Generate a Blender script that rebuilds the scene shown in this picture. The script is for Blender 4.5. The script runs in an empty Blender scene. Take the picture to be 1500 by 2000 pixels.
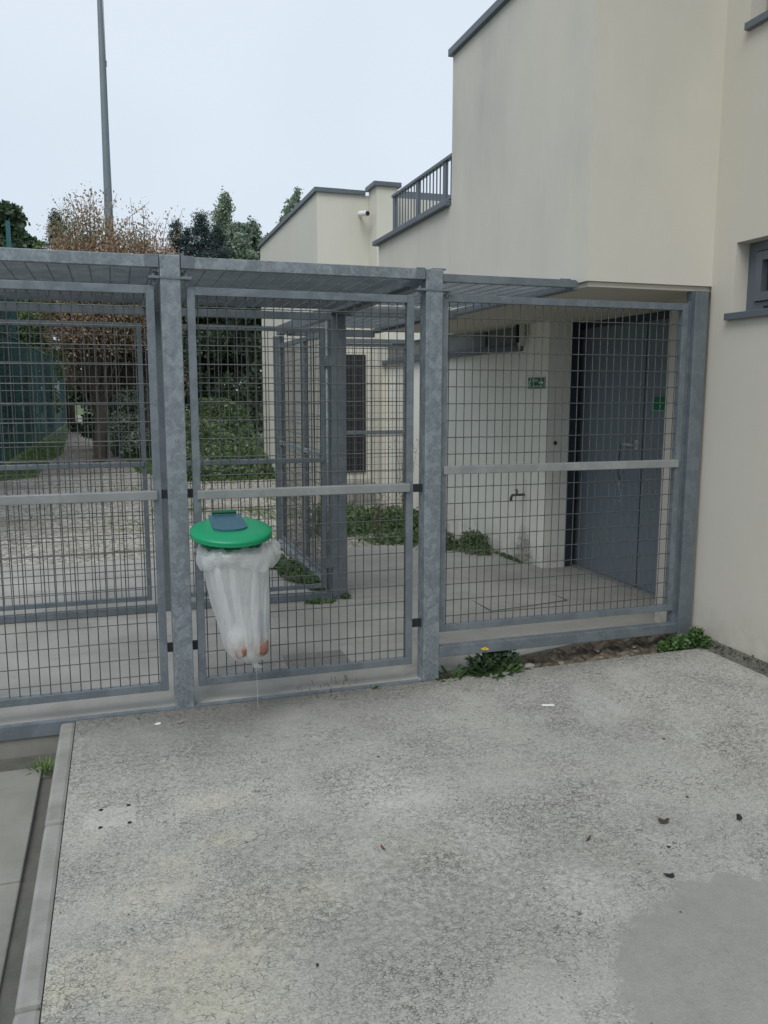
import bpy, bmesh, math, random
import numpy as np
from mathutils import Vector, Matrix
R = math.radians
random.seed(7)
SC = bpy.context.scene
COL = SC.collection

# ------------------------------------------------------------------ camera
cam_d = bpy.data.cameras.new("camera"); cam = bpy.data.objects.new("camera", cam_d); COL.objects.link(cam)
rx = Vector((0.95207547, -0.30586033, 0.00132691))
dn = Vector((-0.04309404, -0.13843465, -0.98943355))
fw = Vector((0.30281217, 0.94195823, -0.14498099))
m = Matrix((rx, -dn, -fw)).transposed().to_4x4(); m.translation = Vector((0, 0, 1.7))
cam.matrix_world = m
cam_d.sensor_fit = 'VERTICAL'; cam_d.sensor_height = 24; cam_d.lens = 24 * 1615.8 / 2000
cam_d.clip_end = 1500; cam_d.clip_start = .05
SC.camera = cam

# ------------------------------------------------------------------ light
SC.view_settings.view_transform = 'Standard'; SC.view_settings.look = 'None'
SC.view_settings.exposure = 0.25; SC.view_settings.gamma = 1
W = bpy.data.worlds.new("World"); SC.world = W; W.use_nodes = True
nt = W.node_tree; nt.nodes.clear()
SUN_EL, SUN_AZ = R(52), R(218)      # azimuth measured clockwise from +Y
sky = nt.nodes.new('ShaderNodeTexSky'); sky.sky_type = 'NISHITA'; sky.sun_disc = False
sky.sun_elevation = SUN_EL; sky.sun_rotation = SUN_AZ; sky.air_density = 1.0; sky.dust_density = 4.0; sky.ozone_density = 1.0
hs = nt.nodes.new('ShaderNodeHueSaturation'); hs.inputs['Saturation'].default_value = .25; hs.inputs['Value'].default_value = .25
mx = nt.nodes.new('ShaderNodeMix'); mx.data_type = 'RGBA'; mx.inputs[0].default_value = .86
# pale cloud sheet, a little brighter and thicker overhead, with very soft structure
tc = nt.nodes.new('ShaderNodeTexCoord'); nz = nt.nodes.new('ShaderNodeTexNoise'); nz.inputs['Scale'].default_value = 1.6; nz.inputs['Detail'].default_value = 3
cr = nt.nodes.new('ShaderNodeValToRGB'); cr.color_ramp.elements[0].position = .32; cr.color_ramp.elements[1].position = .66
cr.color_ramp.elements[0].color = (6.15, 7.15, 8.3, 1); cr.color_ramp.elements[1].color = (7.1, 7.95, 8.85, 1)
bg = nt.nodes.new('ShaderNodeBackground'); bg.inputs['Strength'].default_value = .1
out = nt.nodes.new('ShaderNodeOutputWorld')
L = nt.links.new
L(sky.outputs[0], hs.inputs['Color']); L(hs.outputs[0], mx.inputs[6])
L(tc.outputs['Generated'], nz.inputs['Vector']); L(nz.outputs['Fac'], cr.inputs[0]); L(cr.outputs[0], mx.inputs[7])
L(mx.outputs[2], bg.inputs[0]); L(bg.outputs[0], out.inputs[0])
sl = bpy.data.lights.new("sun", 'SUN'); sl.energy = 1.5; sl.angle = R(35); sl.color = (1, .97, .92)
so = bpy.data.objects.new("sun", sl); COL.objects.link(so)
d = Vector((math.sin(SUN_AZ) * math.cos(SUN_EL), math.cos(SUN_AZ) * math.cos(SUN_EL), math.sin(SUN_EL)))
so.rotation_euler = d.to_track_quat('Z', 'Y').to_euler(); so.location = (0, 0, 20)

# ------------------------------------------------------------------ node helper
class NM:
    def __init__(s, name):
        s.m = bpy.data.materials.new(name); s.m.use_nodes = True; s.t = s.m.node_tree
        s.b = s.t.nodes['Principled BSDF']; s.o = s.t.nodes['Material Output']
        s.tc = s.t.nodes.new('ShaderNodeTexCoord'); s.P = s.tc.outputs['Object']
    def n(s, typ, ins=None, **kw):
        x = s.t.nodes.new('ShaderNode' + typ)
        for k, v in kw.items(): setattr(x, k, v)
        for k, v in (ins or {}).items(): s.put(x.inputs[k], v)
        return x
    def put(s, inp, v):
        if isinstance(v, bpy.types.NodeSocket): s.t.links.new(v, inp)
        elif isinstance(v, tuple) and len(v) == 3 and inp.type == 'RGBA': inp.default_value = (*v, 1)
        else: inp.default_value = v
    def map(s, scale=(1, 1, 1), loc=(0, 0, 0), rot=(0, 0, 0), v=None):
        return s.n('Mapping', {'Vector': v or s.P, 'Scale': scale, 'Location': loc, 'Rotation': rot}).outputs[0]
    def noise(s, scale, detail=4, rough=.55, v=None, dist=0):
        return s.n('TexNoise', {'Vector': v or s.P, 'Scale': scale, 'Detail': detail, 'Roughness': rough, 'Distortion': dist}).outputs['Fac']
    def vor(s, scale, feature='F1', v=None, out='Distance', rand=1):
        return s.n('TexVoronoi', {'Vector': v or s.P, 'Scale': scale, 'Randomness': rand}, feature=feature).outputs[out]
    def ramp(s, f, *st):
        x = s.n('ValToRGB', {0: f}); e = x.color_ramp.elements
        while len(e) < len(st): e.new(.5)
        for i, (p, c) in enumerate(st):
            e[i].position = p; e[i].color = (c, c, c, 1) if not isinstance(c, tuple) else (*c, 1)
        return x.outputs[0]
    def mix(s, f, a, b, mode='MIX'):
        x = s.n('Mix', data_type='RGBA', blend_type=mode); s.put(x.inputs[0], f); s.put(x.inputs[6], a); s.put(x.inputs[7], b)
        return x.outputs[2]
    def math(s, op, a, b=0.0, c=None, clamp=False):
        x = s.n('Math', operation=op, use_clamp=clamp); s.put(x.inputs[0], a); s.put(x.inputs[1], b)
        if c is not None: s.put(x.inputs[2], c)
        return x.outputs[0]
    def vadd(s, v, f, k):
        c = s.n('TexNoise', {'Vector': s.P, 'Scale': f, 'Detail': 3}).outputs['Color']
        a = s.n('VectorMath', operation='MULTIPLY_ADD'); s.put(a.inputs[0], c); a.inputs[1].default_value = (k, k, k); s.put(a.inputs[2], v)
        return a.outputs[0]
    def bump(s, h, strength=.3, dist=.01):
        s.put(s.b.inputs['Normal'], s.n('Bump', {'Height': h, 'Strength': strength, 'Distance': dist}).outputs[0])
    def set(s, col=None, rough=None, metal=None, **kw):
        if col is not None: s.put(s.b.inputs['Base Color'], col)
        if rough is not None: s.put(s.b.inputs['Roughness'], rough)
        if metal is not None: s.put(s.b.inputs['Metallic'], metal)
        for k, v in kw.items(): s.put(s.b.inputs[k.replace('_', ' ')], v)
        return s.m

def simple(name, col, rough=.6, metal=0, var=.25, scale=30, bump=0):
    a = NM(name); f = a.noise(scale, 4)
    a.set(a.mix(f, tuple(c * (1 - var) for c in col), tuple(min(1, c * (1 + var)) for c in col)), rough, metal)
    if bump: a.bump(f, bump, .004)
    return a.m

def mat_galv(name, c1, c2, scale=34, rough=.5, metal=.35, fine=.85):
    a = NM(name)
    v = a.vadd(a.P, 18, .09)
    big = a.ramp(a.noise(scale * .42, 5, .62, v=v, dist=.6), (.44, 0.0), (.60, 1.0))
    vc = a.n('TexVoronoi', {'Vector': a.map((1, 1, .55), rot=(.5, .4, .3), v=a.vadd(a.P, 60, .03)), 'Scale': scale * 3.2}).outputs['Color']
    g = a.n('SeparateColor', {0: vc}).outputs[0]
    soft = a.noise(2.4, 4, .6)
    f = a.math('ADD', a.math('MULTIPLY', big, .42), a.math('MULTIPLY', g, .38 * fine))
    f = a.math('ADD', f, a.math('MULTIPLY', soft, .35), clamp=True)
    col = a.mix(f, c1, c2)
    sp = a.ramp(a.vor(scale * 2.2, v=a.map((1, 1, .3), rot=(.9, .2, .4), v=a.vadd(a.P, 40, .05))), (.07, 1.0), (.12, 0.0))
    col = a.mix(a.math('MULTIPLY', sp, .38 * fine), col, (.40, .43, .44))
    rust = a.ramp(a.noise(7, 4, .7, v=a.map(loc=(3, 3, 3))), (.66, 0.0), (.76, .35))
    col = a.mix(rust, col, tuple(c * .62 for c in c1))
    a.set(col, a.math('MULTIPLY_ADD', f, -.12, rough + .06), metal)
    a.bump(a.noise(90, 3), .08, .002)
    return a.m

def mat_render(name, base=(.55, .515, .455), dirt=(.385, .37, .33), amt=.55, lichen=False):
    a = NM(name)
    drip = a.noise(1.0, 6, .66, v=a.map((1.5, 1.5, .6)))
    blot = a.noise(.55, 4, .6)
    f = a.math('MULTIPLY', a.ramp(drip, (.38, 0.0), (.72, 1.0)), a.ramp(blot, (.35, .15), (.7, 1.0)))
    col = a.mix(a.math('MULTIPLY', f, amt), base, dirt)
    warm = a.ramp(a.noise(.8, 3, v=a.map((1, 1, .5), (7, 3, 1))), (.45, 0.0), (.7, 1.0))
    col = a.mix(a.math('MULTIPLY', warm, .35), col, (.60, .555, .45))
    col = a.mix(a.math('MULTIPLY', a.noise(140, 3, .7), .35), col, (.52, .50, .44))
    spk = a.ramp(a.vor(9), (.012, 1.0), (.02, 0.0))
    col = a.mix(a.math('MULTIPLY', spk, .5), col, (.2, .19, .17))
    # dirt rising from the foot of the walls
    z = a.n('SeparateXYZ', {0: a.P}).outputs[2]
    foot = a.math('MULTIPLY', a.ramp(z, (.06, 1.0), (.42, 0.0)), a.ramp(a.noise(7, 4, .7), (.4, 0.0), (.65, 1.0)))
    col = a.mix(a.math('MULTIPLY', foot, .5), col, (.27, .25, .2))
    if lichen:
        x, y, z2 = xyz(a)
        dy = a.math('DIVIDE', a.math('SUBTRACT', y, 2.67), a.math('MULTIPLY_ADD', z2, -.25, .30)); dz = a.math('DIVIDE', z2, .46)
        d = a.math('ADD', a.math('SQRT', a.math('ADD', a.math('MULTIPLY', dy, dy), a.math('MULTIPLY', dz, dz))), a.math('MULTIPLY_ADD', a.noise(11, 5, .7), 1.0, -.5))
        lk = a.math('MULTIPLY', a.ramp(d, (.55, 1.0), (.95, 0.0)), a.ramp(a.noise(34, 4, .7), (.40, .25), (.56, 1.0)))
        col = a.mix(a.math('MULTIPLY', lk, .8), col, (.10, .09, .085))
        st = a.math('MULTIPLY', a.math('COMPARE', y, 2.66, .035), a.math('COMPARE', z2, .45, .42))
        col = a.mix(a.math('MULTIPLY', a.math('MULTIPLY', st, a.noise(9, 4)), .35), col, (.3, .25, .17))
    a.set(col, .92)
    a.bump(a.noise(220, 3, .7), .35, .003)
    return a.m

def xyz(a):
    s = a.n('SeparateXYZ', {0: a.P}).outputs
    return s[0], s[1], s[2]

def blob_mask(a, cx, cy, r, soft, wob=.08, ns=6, sx=1, sy=1):
    x, y, z = xyz(a)
    dx = a.math('DIVIDE', a.math('SUBTRACT', x, cx), sx); dy = a.math('DIVIDE', a.math('SUBTRACT', y, cy), sy)
    d = a.math('SQRT', a.math('ADD', a.math('MULTIPLY', dx, dx), a.math('MULTIPLY', dy, dy)))
    d = a.math('ADD', d, a.math('MULTIPLY_ADD', a.noise(ns, 4, .6), wob * 2, -wob))
    t = a.n('MapRange', {0: d, 1: r - soft, 2: r + soft, 3: 1.0, 4: 0.0}).outputs[0]
    return t

YEL = [(.33, 3.31, .11, 1.3, .8), (.02, 2.72, .13, 1.3, .7), (.32, 3.0, .09, 1.2, .7), (.05, 2.36, .18, 1.4, .7), (.50, 2.55, .14, 1.3, .7), (.30, 2.35, .14, 1.2, .8)]
PAL = [(.85, 4.0, .22, .8, 1), (1.05, 3.15, .20, .9, 1.1), (1.28, 2.66, .16, .8, 1.2), (1.45, 2.30, .13, .8, 1.2)]
def mat_washed_concrete():
    a = NM("exposed_aggregate_concrete")
    base = a.mix(a.noise(1.3, 5, .6), (.37, .36, .325), (.49, .48, .44))
    # sand grains and little stones
    st = a.n('TexVoronoi', {'Vector': a.vadd(a.P, 200, .004), 'Scale': 150.0})
    g = a.n('SeparateColor', {0: st.outputs['Color']}).outputs
    stone = a.mix(a.ramp(g[0], (.1, 0.0), (.9, 1.0)), (.33, .32, .29), (.56, .545, .50))
    stone = a.mix(a.ramp(g[1], (.86, 0.0), (.93, 1.0)), stone, (.56, .55, .51))
    stone = a.mix(a.ramp(g[2], (.90, 0.0), (.95, 1.0)), stone, (.17, .165, .15))
    zone = a.ramp(a.noise(2.2, 4, .6, v=a.map(loc=(3, 1, 0))), (.36, .25), (.66, .85))
    # less exposed stone up by the fence on the right
    x, y, z = xyz(a)
    col = a.mix(zone, base, stone)
    fine = a.noise(420, 2, .8)
    col = a.mix(a.ramp(fine, (.36, .55), (.58, 0.0)), col, (.12, .12, .115))
    # yellow lichen / sand-coloured worn areas
    yl = a.math('MULTIPLY', a.ramp(a.noise(1.7, 4, .62, v=a.map(loc=(5.3, 2.2, 0))), (.52, 0.0), (.68, 1.0)),
                a.n('MapRange', {0: a.math('ADD', y, x), 1: 4.4, 2: 2.6, 3: 0.0, 4: 1.0}).outputs[0])
    col = a.mix(a.math('MULTIPLY', yl, .5), col, (.56, .52, .38))
    # pale tracks
    pl = a.ramp(a.noise(2.6, 3, .5, v=a.map((1.6, .7, 1), (1.3, .4, 0), (0, 0, .7))), (.56, 0.0), (.72, 1.0))
    col = a.mix(a.math('MULTIPLY', pl, .35), col, (.50, .50, .47))
    for (cx, cy, rr_, sx_, sy_) in YEL:
        mk = a.math('MULTIPLY', blob_mask(a, cx, cy, rr_, rr_ * .6, rr_ * .5, 9, sx_, sy_), a.ramp(a.noise(20, 4, .7), (.38, .2), (.6, 1.0)))
        col = a.mix(a.math('MULTIPLY', mk, .38), col, (.62, .56, .42))
    for (cx, cy, rr_, sx_, sy_) in PAL:
        mk = blob_mask(a, cx, cy, rr_, rr_ * .6, rr_ * .5, 5, sx_, sy_)
        col = a.mix(a.math('MULTIPLY', mk, .35), col, (.62, .61, .575))
    # craze cracks: two nets of warped cells, only in worn zones
    v1 = a.vadd(a.map((1, 1.7, 1), rot=(0, 0, .25)), 40, .030)
    e1 = a.vor(31, 'DISTANCE_TO_EDGE', v=v1)
    e2 = a.vor(70, 'DISTANCE_TO_EDGE', v=a.vadd(a.map((1, 1.5, 1), (2, 5, 0), (0, 0, .35)), 70, .02))
    cz = a.ramp(a.noise(3.1, 4, .6, v=a.map(loc=(1, 8, 0))), (.36, 0.0), (.60, 1.0))
    brk = a.ramp(a.noise(28, 3, .6), (.42, 0.0), (.58, 1.0))
    k1 = a.math('MULTIPLY', a.math('MULTIPLY', a.ramp(e1, (.014, 1.0), (.06, 0.0)), cz), brk)
    cz2 = a.ramp(a.noise(2.0, 4, .6, v=a.map(loc=(9, 2, 0))), (.40, 0.0), (.62, 1.0))
    k2 = a.math('MULTIPLY', a.math('MULTIPLY', a.ramp(e2, (.03, 1.0), (.11, 0.0)), cz2), a.ramp(a.noise(40, 3, .6), (.4, 0.0), (.56, 1.0)))
    ck = a.math('MAXIMUM', k1, a.math('MULTIPLY', k2, 1.0))
    # pits
    pit = a.math('MULTIPLY', a.ramp(a.vor(60, v=a.vadd(a.P, 80, .01)), (.16, 1.0), (.26, 0.0)), a.ramp(a.noise(9, 4, .7), (.5, 0.0), (.66, 1.0)))
    dark = a.math('MAXIMUM', ck, pit)
    # smooth darker repair at lower right
    pm = blob_mask(a, 1.85, 1.6, .60, .014, .11, 12)
    dark = a.math('MULTIPLY', dark, a.math('SUBTRACT', 1.0, a.math('MULTIPLY', pm, .8)))
    rep = a.mix(a.noise(14, 5, .6), (.215, .208, .19), (.33, .322, .30))
    rep = a.mix(a.ramp(a.vor(130), (.10, .35), (.16, 0.0)), rep, (.42, .42, .41))
    col = a.mix(a.math('MULTIPLY', pm, .88), col, rep)
    # damp black grime along the fence below the bag, algae towards the curb corner
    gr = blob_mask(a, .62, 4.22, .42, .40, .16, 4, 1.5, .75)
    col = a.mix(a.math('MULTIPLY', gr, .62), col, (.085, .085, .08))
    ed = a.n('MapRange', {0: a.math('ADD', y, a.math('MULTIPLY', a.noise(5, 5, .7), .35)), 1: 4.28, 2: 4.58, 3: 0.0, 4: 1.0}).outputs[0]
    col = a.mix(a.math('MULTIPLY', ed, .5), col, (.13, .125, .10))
    gr2 = blob_mask(a, .95, 2.45, .42, .34, .2, 5, 1.7, .8)
    col = a.mix(a.math('MULTIPLY', a.math('MULTIPLY', gr2, a.ramp(a.noise(34, 4, .7), (.42, 0.0), (.6, 1.0))), .55), col, (.12, .12, .085))
    # pale square with the feet of a removed post
    px = a.math('COMPARE', x, -.095, .10); py = a.math('COMPARE', y, 3.305, .085)
    sq = a.math('MULTIPLY', a.math('MULTIPLY', px, py), a.ramp(a.noise(26, 4, .7), (.36, 0.0), (.52, 1.0)))
    col = a.mix(a.math('MULTIPLY', sq, .55), col, (.50, .50, .455))
    col = a.mix(a.math('MULTIPLY', dark, .92), col, (.07, .068, .06))
    col = a.mix(a.math('MULTIPLY', a.ramp(a.noise(.9, 3, .5, v=a.map(loc=(4, 4, 0))), (.4, 0.0), (.7, 1.0)), .22), col, (.2, .205, .20))
    a.set(col, .93)
    h = a.math('SUBTRACT', a.math('ADD', a.math('MULTIPLY', a.math('SUBTRACT', 1.0, st.outputs['Distance']), .35), a.math('MULTIPLY', fine, .3)), a.math('MULTIPLY', dark, .9))
    a.bump(h, .55, .005)
    return a.m

def mat_smooth_concrete(name, c1, c2, sc=3.0, cracks=True):
    a = NM(name)
    col = a.mix(a.ramp(a.noise(sc, 6, .62), (.3, 0.0), (.72, 1.0)), c1, c2)
    col = a.mix(a.math('MULTIPLY', a.noise(160, 3, .8), .45), col, tuple(c * .72 for c in c1))
    st = a.ramp(a.noise(1.1, 5, .7, v=a.map((1, 2.4, 1), (2, 3, 1))), (.54, 0.0), (.70, 1.0))
    col = a.mix(a.math('MULTIPLY', st, .4), col, tuple(c * .55 for c in c1))
    pk = a.ramp(a.vor(70), (.09, .5), (.14, 0.0))
    col = a.mix(pk, col, tuple(c * .5 for c in c1))
    if cracks:
        e = a.vor(1.3, 'DISTANCE_TO_EDGE', v=a.vadd(a.P, 3, .25))
        col = a.mix(a.math('MULTIPLY', a.ramp(e, (.002, 1.0), (.008, 0.0)), .6), col, (.06, .06, .055))
    a.set(col, .9); a.bump(a.noise(120, 4, .7), .3, .003)
    return a.m

def mat_gravel(name, c1, c2, c3, pale=(.52, .50, .45)):
    a = NM(name)
    v = a.n('TexVoronoi', {'Vector': a.P, 'Scale': 22.0}); g = a.n('SeparateColor', {0: v.outputs['Color']}).outputs
    col = a.mix(g[0], c1, c2)
    col = a.mix(a.ramp(g[1], (.8, 0.0), (.9, 1.0)), col, pale)
    col = a.mix(a.ramp(v.outputs['Distance'], (.45, 0.0), (.75, .8)), col, tuple(c * .35 for c in c1))
    mud = a.ramp(a.noise(.8, 5, .65, v=a.map((.7, 1.5, 1))), (.48, 0.0), (.62, 1.0))
    col = a.mix(a.math('MULTIPLY', mud, .7), col, c3)
    gr = a.ramp(a.noise(1.4, 5, .7, v=a.map(loc=(4, 2, 0))), (.63, 0.0), (.70, 1.0))
    col = a.mix(a.math('MULTIPLY', gr, .7), col, (.08, .10, .035))
    a.set(col, .95); a.bump(a.math('SUBTRACT', 1.0, v.outputs['Distance']), .8, .03)
    return a.m

def mat_leaf(name, c1, c2, c3=None, trans=.25, rough=.55):
    a = NM(name)
    rnd = a.n('NewGeometry').outputs['Random Per Island']
    col = a.mix(rnd, c1, c2)
    if c3: col = a.mix(a.ramp(a.noise(.9, 3, .6), (.45, 0.0), (.62, 1.0)), col, c3)
    a.set(col, rough)
    tr = a.n('BsdfTranslucent', {'Color': col}); ms = a.n('MixShader', {0: trans})
    a.t.links.new(a.b.outputs[0], ms.inputs[1]); a.t.links.new(tr.outputs[0], ms.inputs[2]); a.t.links.new(ms.outputs[0], a.o.inputs[0])
    return a.m

M = {}
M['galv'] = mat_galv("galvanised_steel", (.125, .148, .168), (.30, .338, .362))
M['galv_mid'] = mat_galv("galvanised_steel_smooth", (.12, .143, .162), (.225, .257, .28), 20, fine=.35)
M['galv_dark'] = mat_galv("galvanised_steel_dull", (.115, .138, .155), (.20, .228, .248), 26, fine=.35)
M['rail'] = mat_galv("hand_worn_rail", (.20, .212, .212), (.36, .37, .365), 9, .5, .25, fine=.2)
M['wire'] = mat_galv("mesh_wire", (.065, .07, .072), (.125, .13, .13), 50, .5, .45)
M['render'] = mat_render("cream_render")
M['render_grey'] = mat_render("weathered_cream_render", (.61, .575, .51), (.39, .385, .355), .8)
M['render_far'] = mat_render('pale_cream_render', (.66, .64, .56), (.45, .45, .40), .45)
M['render_tap'] = mat_render("cream_render_with_lichen", (.88, .86, .78), (.66, .65, .58), .4, lichen=True)
M['zinc'] = simple("grey_metal_coping", (.13, .15, .175), .5, .3, .15, 6)
M['door'] = simple("slate_blue_door_paint", (.155, .185, .215), .45, 0, .10, 3)
M['doorframe'] = simple("dark_frame_paint", (.035, .045, .06), .5, 0, .1, 8)
M['dark'] = simple("near_black", (.012, .014, .018), .6, 0, .2)
M['paver'] = mat_washed_concrete()
M['kerb'] = mat_smooth_concrete("kerb_concrete", (.225, .22, .20), (.36, .355, .33), 6, False)
M['floor'] = mat_smooth_concrete("passage_concrete", (.27, .262, .24), (.45, .44, .41), 1.3, False)
M['lower'] = mat_smooth_concrete("lower_pavement_concrete", (.20, .195, .17), (.31, .30, .27), 2.6, False)
M['gutter'] = mat_smooth_concrete("dirty_gutter", (.09, .09, .078), (.155, .15, .13), 9, False)
M['gravel'] = mat_gravel("gravel_yard", (.33, .305, .26), (.50, .475, .42), (.21, .18, .14))
M['soil'] = mat_gravel("bare_soil", (.11, .085, .06), (.20, .165, .125), (.09, .068, .047), (.26, .23, .19))
M['path'] = mat_gravel("dirt_path", (.25, .225, .195), (.34, .31, .27), (.20, .17, .14))
M['earth'] = simple("grassy_earth", (.07, .11, .035), .95, 0, .5, 2)
M['teal'] = simple("dark_teal_paint", (.012, .10, .11), .5, 0, .1)
M['stone'] = simple("pale_stone", (.27, .25, .22), .9, 0, .3, 60, .3)
M['lid'] = simple("green_plastic", (.002, .255, .11), .38, 0, .06, 4)
M['lid_dark'] = simple("dark_green_plastic", (.0, .10, .045), .45, 0, .06, 4)
M['flap'] = simple("blue_grey_plastic", (.035, .105, .15), .38, 0, .08, 5)
M['white'] = simple("white_paint", (.72, .72, .70), .5, 0, .04)
M['signgreen'] = simple("green_sign", (.0, .13, .055), .45, 0, .05)
M['brass'] = simple("tarnished_brass", (.12, .10, .05), .5, .6, .3)
M['steel'] = simple("bright_steel", (.50, .51, .50), .4, .35, .1)
M['leaf_dark'] = mat_leaf("dark_leaves", (.03, .06, .033), (.08, .125, .06))
M['leaf_mid'] = mat_leaf("green_leaves", (.075, .13, .05), (.16, .22, .09))
M['leaf_hazed'] = mat_leaf("hazed_pale_leaves", (.20, .27, .18), (.32, .38, .27))  # lightened so the leaf colour itself carries the haze of distance
M['leaf_grey_hazed'] = mat_leaf("hazed_grey_green_leaves", (.17, .23, .17), (.27, .33, .25))  # grey-green paled to put distance haze in the colour; near shrub shares it
M['leaf_yel'] = mat_leaf("yellow_green_leaves", (.14, .17, .05), (.24, .25, .09))
M['leaf_brown'] = mat_leaf("withered_leaves", (.29, .18, .115), (.50, .36, .25), (.17, .17, .08))
M['conifer'] = mat_leaf("hazed_conifer_needles", (.03, .06, .06), (.065, .10, .09))  # lifted a little, distance haze put into the needle colour
M['grass'] = mat_leaf("grass_blades", (.08, .16, .035), (.18, .27, .08))
M['weed'] = mat_leaf("weed_leaves", (.045, .105, .03), (.12, .21, .065))
M['drystalk'] = mat_leaf("dry_stalks", (.10, .09, .06), (.19, .17, .11))
M['moss'] = mat_leaf("moss", (.05, .055, .03), (.12, .115, .07))
M['bark'] = simple("bark", (.075, .06, .045), .95, 0, .4, 8, .5)
M['petal'] = simple("yellow_petals", (.75, .50, .01), .6, 0, .1)
M['leaf_fallen'] = simple("dead_leaf", (.07, .045, .03), .8, 0, .5)
M['fruit'] = simple("reddish_peel", (.27, .135, .095), .5, 0, .35, 40)
M['paper'] = simple("white_paper", (.74, .74, .73), .7, 0, .05)
a = NM("window_glass"); a.set((.035, .045, .04), .08, 0); M['glass'] = a.m
a = NM("dull_glass"); a.set(a.mix(a.noise(3), (.11, .125, .12), (.19, .205, .20)), .35, 0); M['dullglass'] = a.m

def mat_bag():
    a = NM("milky_plastic_film")
    a.t.nodes.remove(a.b)
    df = a.n('BsdfDiffuse', {'Color': (.93, .94, .94, 1)}); tl = a.n('BsdfTranslucent', {'Color': (.93, .94, .94, 1)})
    gl = a.n('BsdfGlossy', {'Color': (.9, .9, .9, 1), 'Roughness': .22}); tp = a.n('BsdfTransparent', {'Color': (.96, .97, .97, 1)})
    bp = a.n('Bump', {'Height': a.noise(38, 4, .6, v=a.map((1, 1, .35))), 'Strength': .8, 'Distance': .012}).outputs[0]
    for x in (df, tl, gl): a.put(x.inputs['Normal'], bp)
    m1 = a.n('MixShader', {0: .55}); a.t.links.new(df.outputs[0], m1.inputs[1]); a.t.links.new(tl.outputs[0], m1.inputs[2])
    m2 = a.n('MixShader', {0: .10}); a.t.links.new(m1.outputs[0], m2.inputs[1]); a.t.links.new(gl.outputs[0], m2.inputs[2])
    fac = a.ramp(a.noise(7, 3, .6, v=a.map((1, 1, .3))), (.3, .30), (.7, .50))
    m3 = a.n('MixShader', {0: fac}); a.t.links.new(m2.outputs[0], m3.inputs[1]); a.t.links.new(tp.outputs[0], m3.inputs[2])
    a.t.links.new(m3.outputs[0], a.o.inputs[0]); return a.m
M['bag'] = mat_bag()

def mat_net():
    a = NM("teal_windbreak_net"); tp = a.n('BsdfTransparent'); a.set((.010, .085, .09), .9)
    ms = a.n('MixShader', {0: .62}); a.t.links.new(tp.outputs[0], ms.inputs[1]); a.t.links.new(a.b.outputs[0], ms.inputs[2]); a.t.links.new(ms.outputs[0], a.o.inputs[0])
    return a.m
M['net'] = mat_net()

# ------------------------------------------------------------------ object helpers
def props(o, label=None, cat=None, group=None, kind=None):
    if label: o['label'] = label
    if cat: o['category'] = cat
    if group: o['group'] = group
    if kind: o['kind'] = kind
    return o

def thing(name, loc, label, cat, group=None, rz=0):
    o = bpy.data.objects.new(name, None); COL.objects.link(o); o.location = loc; o.rotation_euler = (0, 0, rz)
    o.empty_display_size = .1
    return props(o, label, cat, group)

def link(name, me, mat, parent=None, smooth=False):
    if mat is not None: me.materials.append(mat)
    if smooth:
        me.polygons.foreach_set('use_smooth', [True] * len(me.polygons))
    o = bpy.data.objects.new(name, me); COL.objects.link(o)
    if parent is not None: o.parent = parent
    return o

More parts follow.
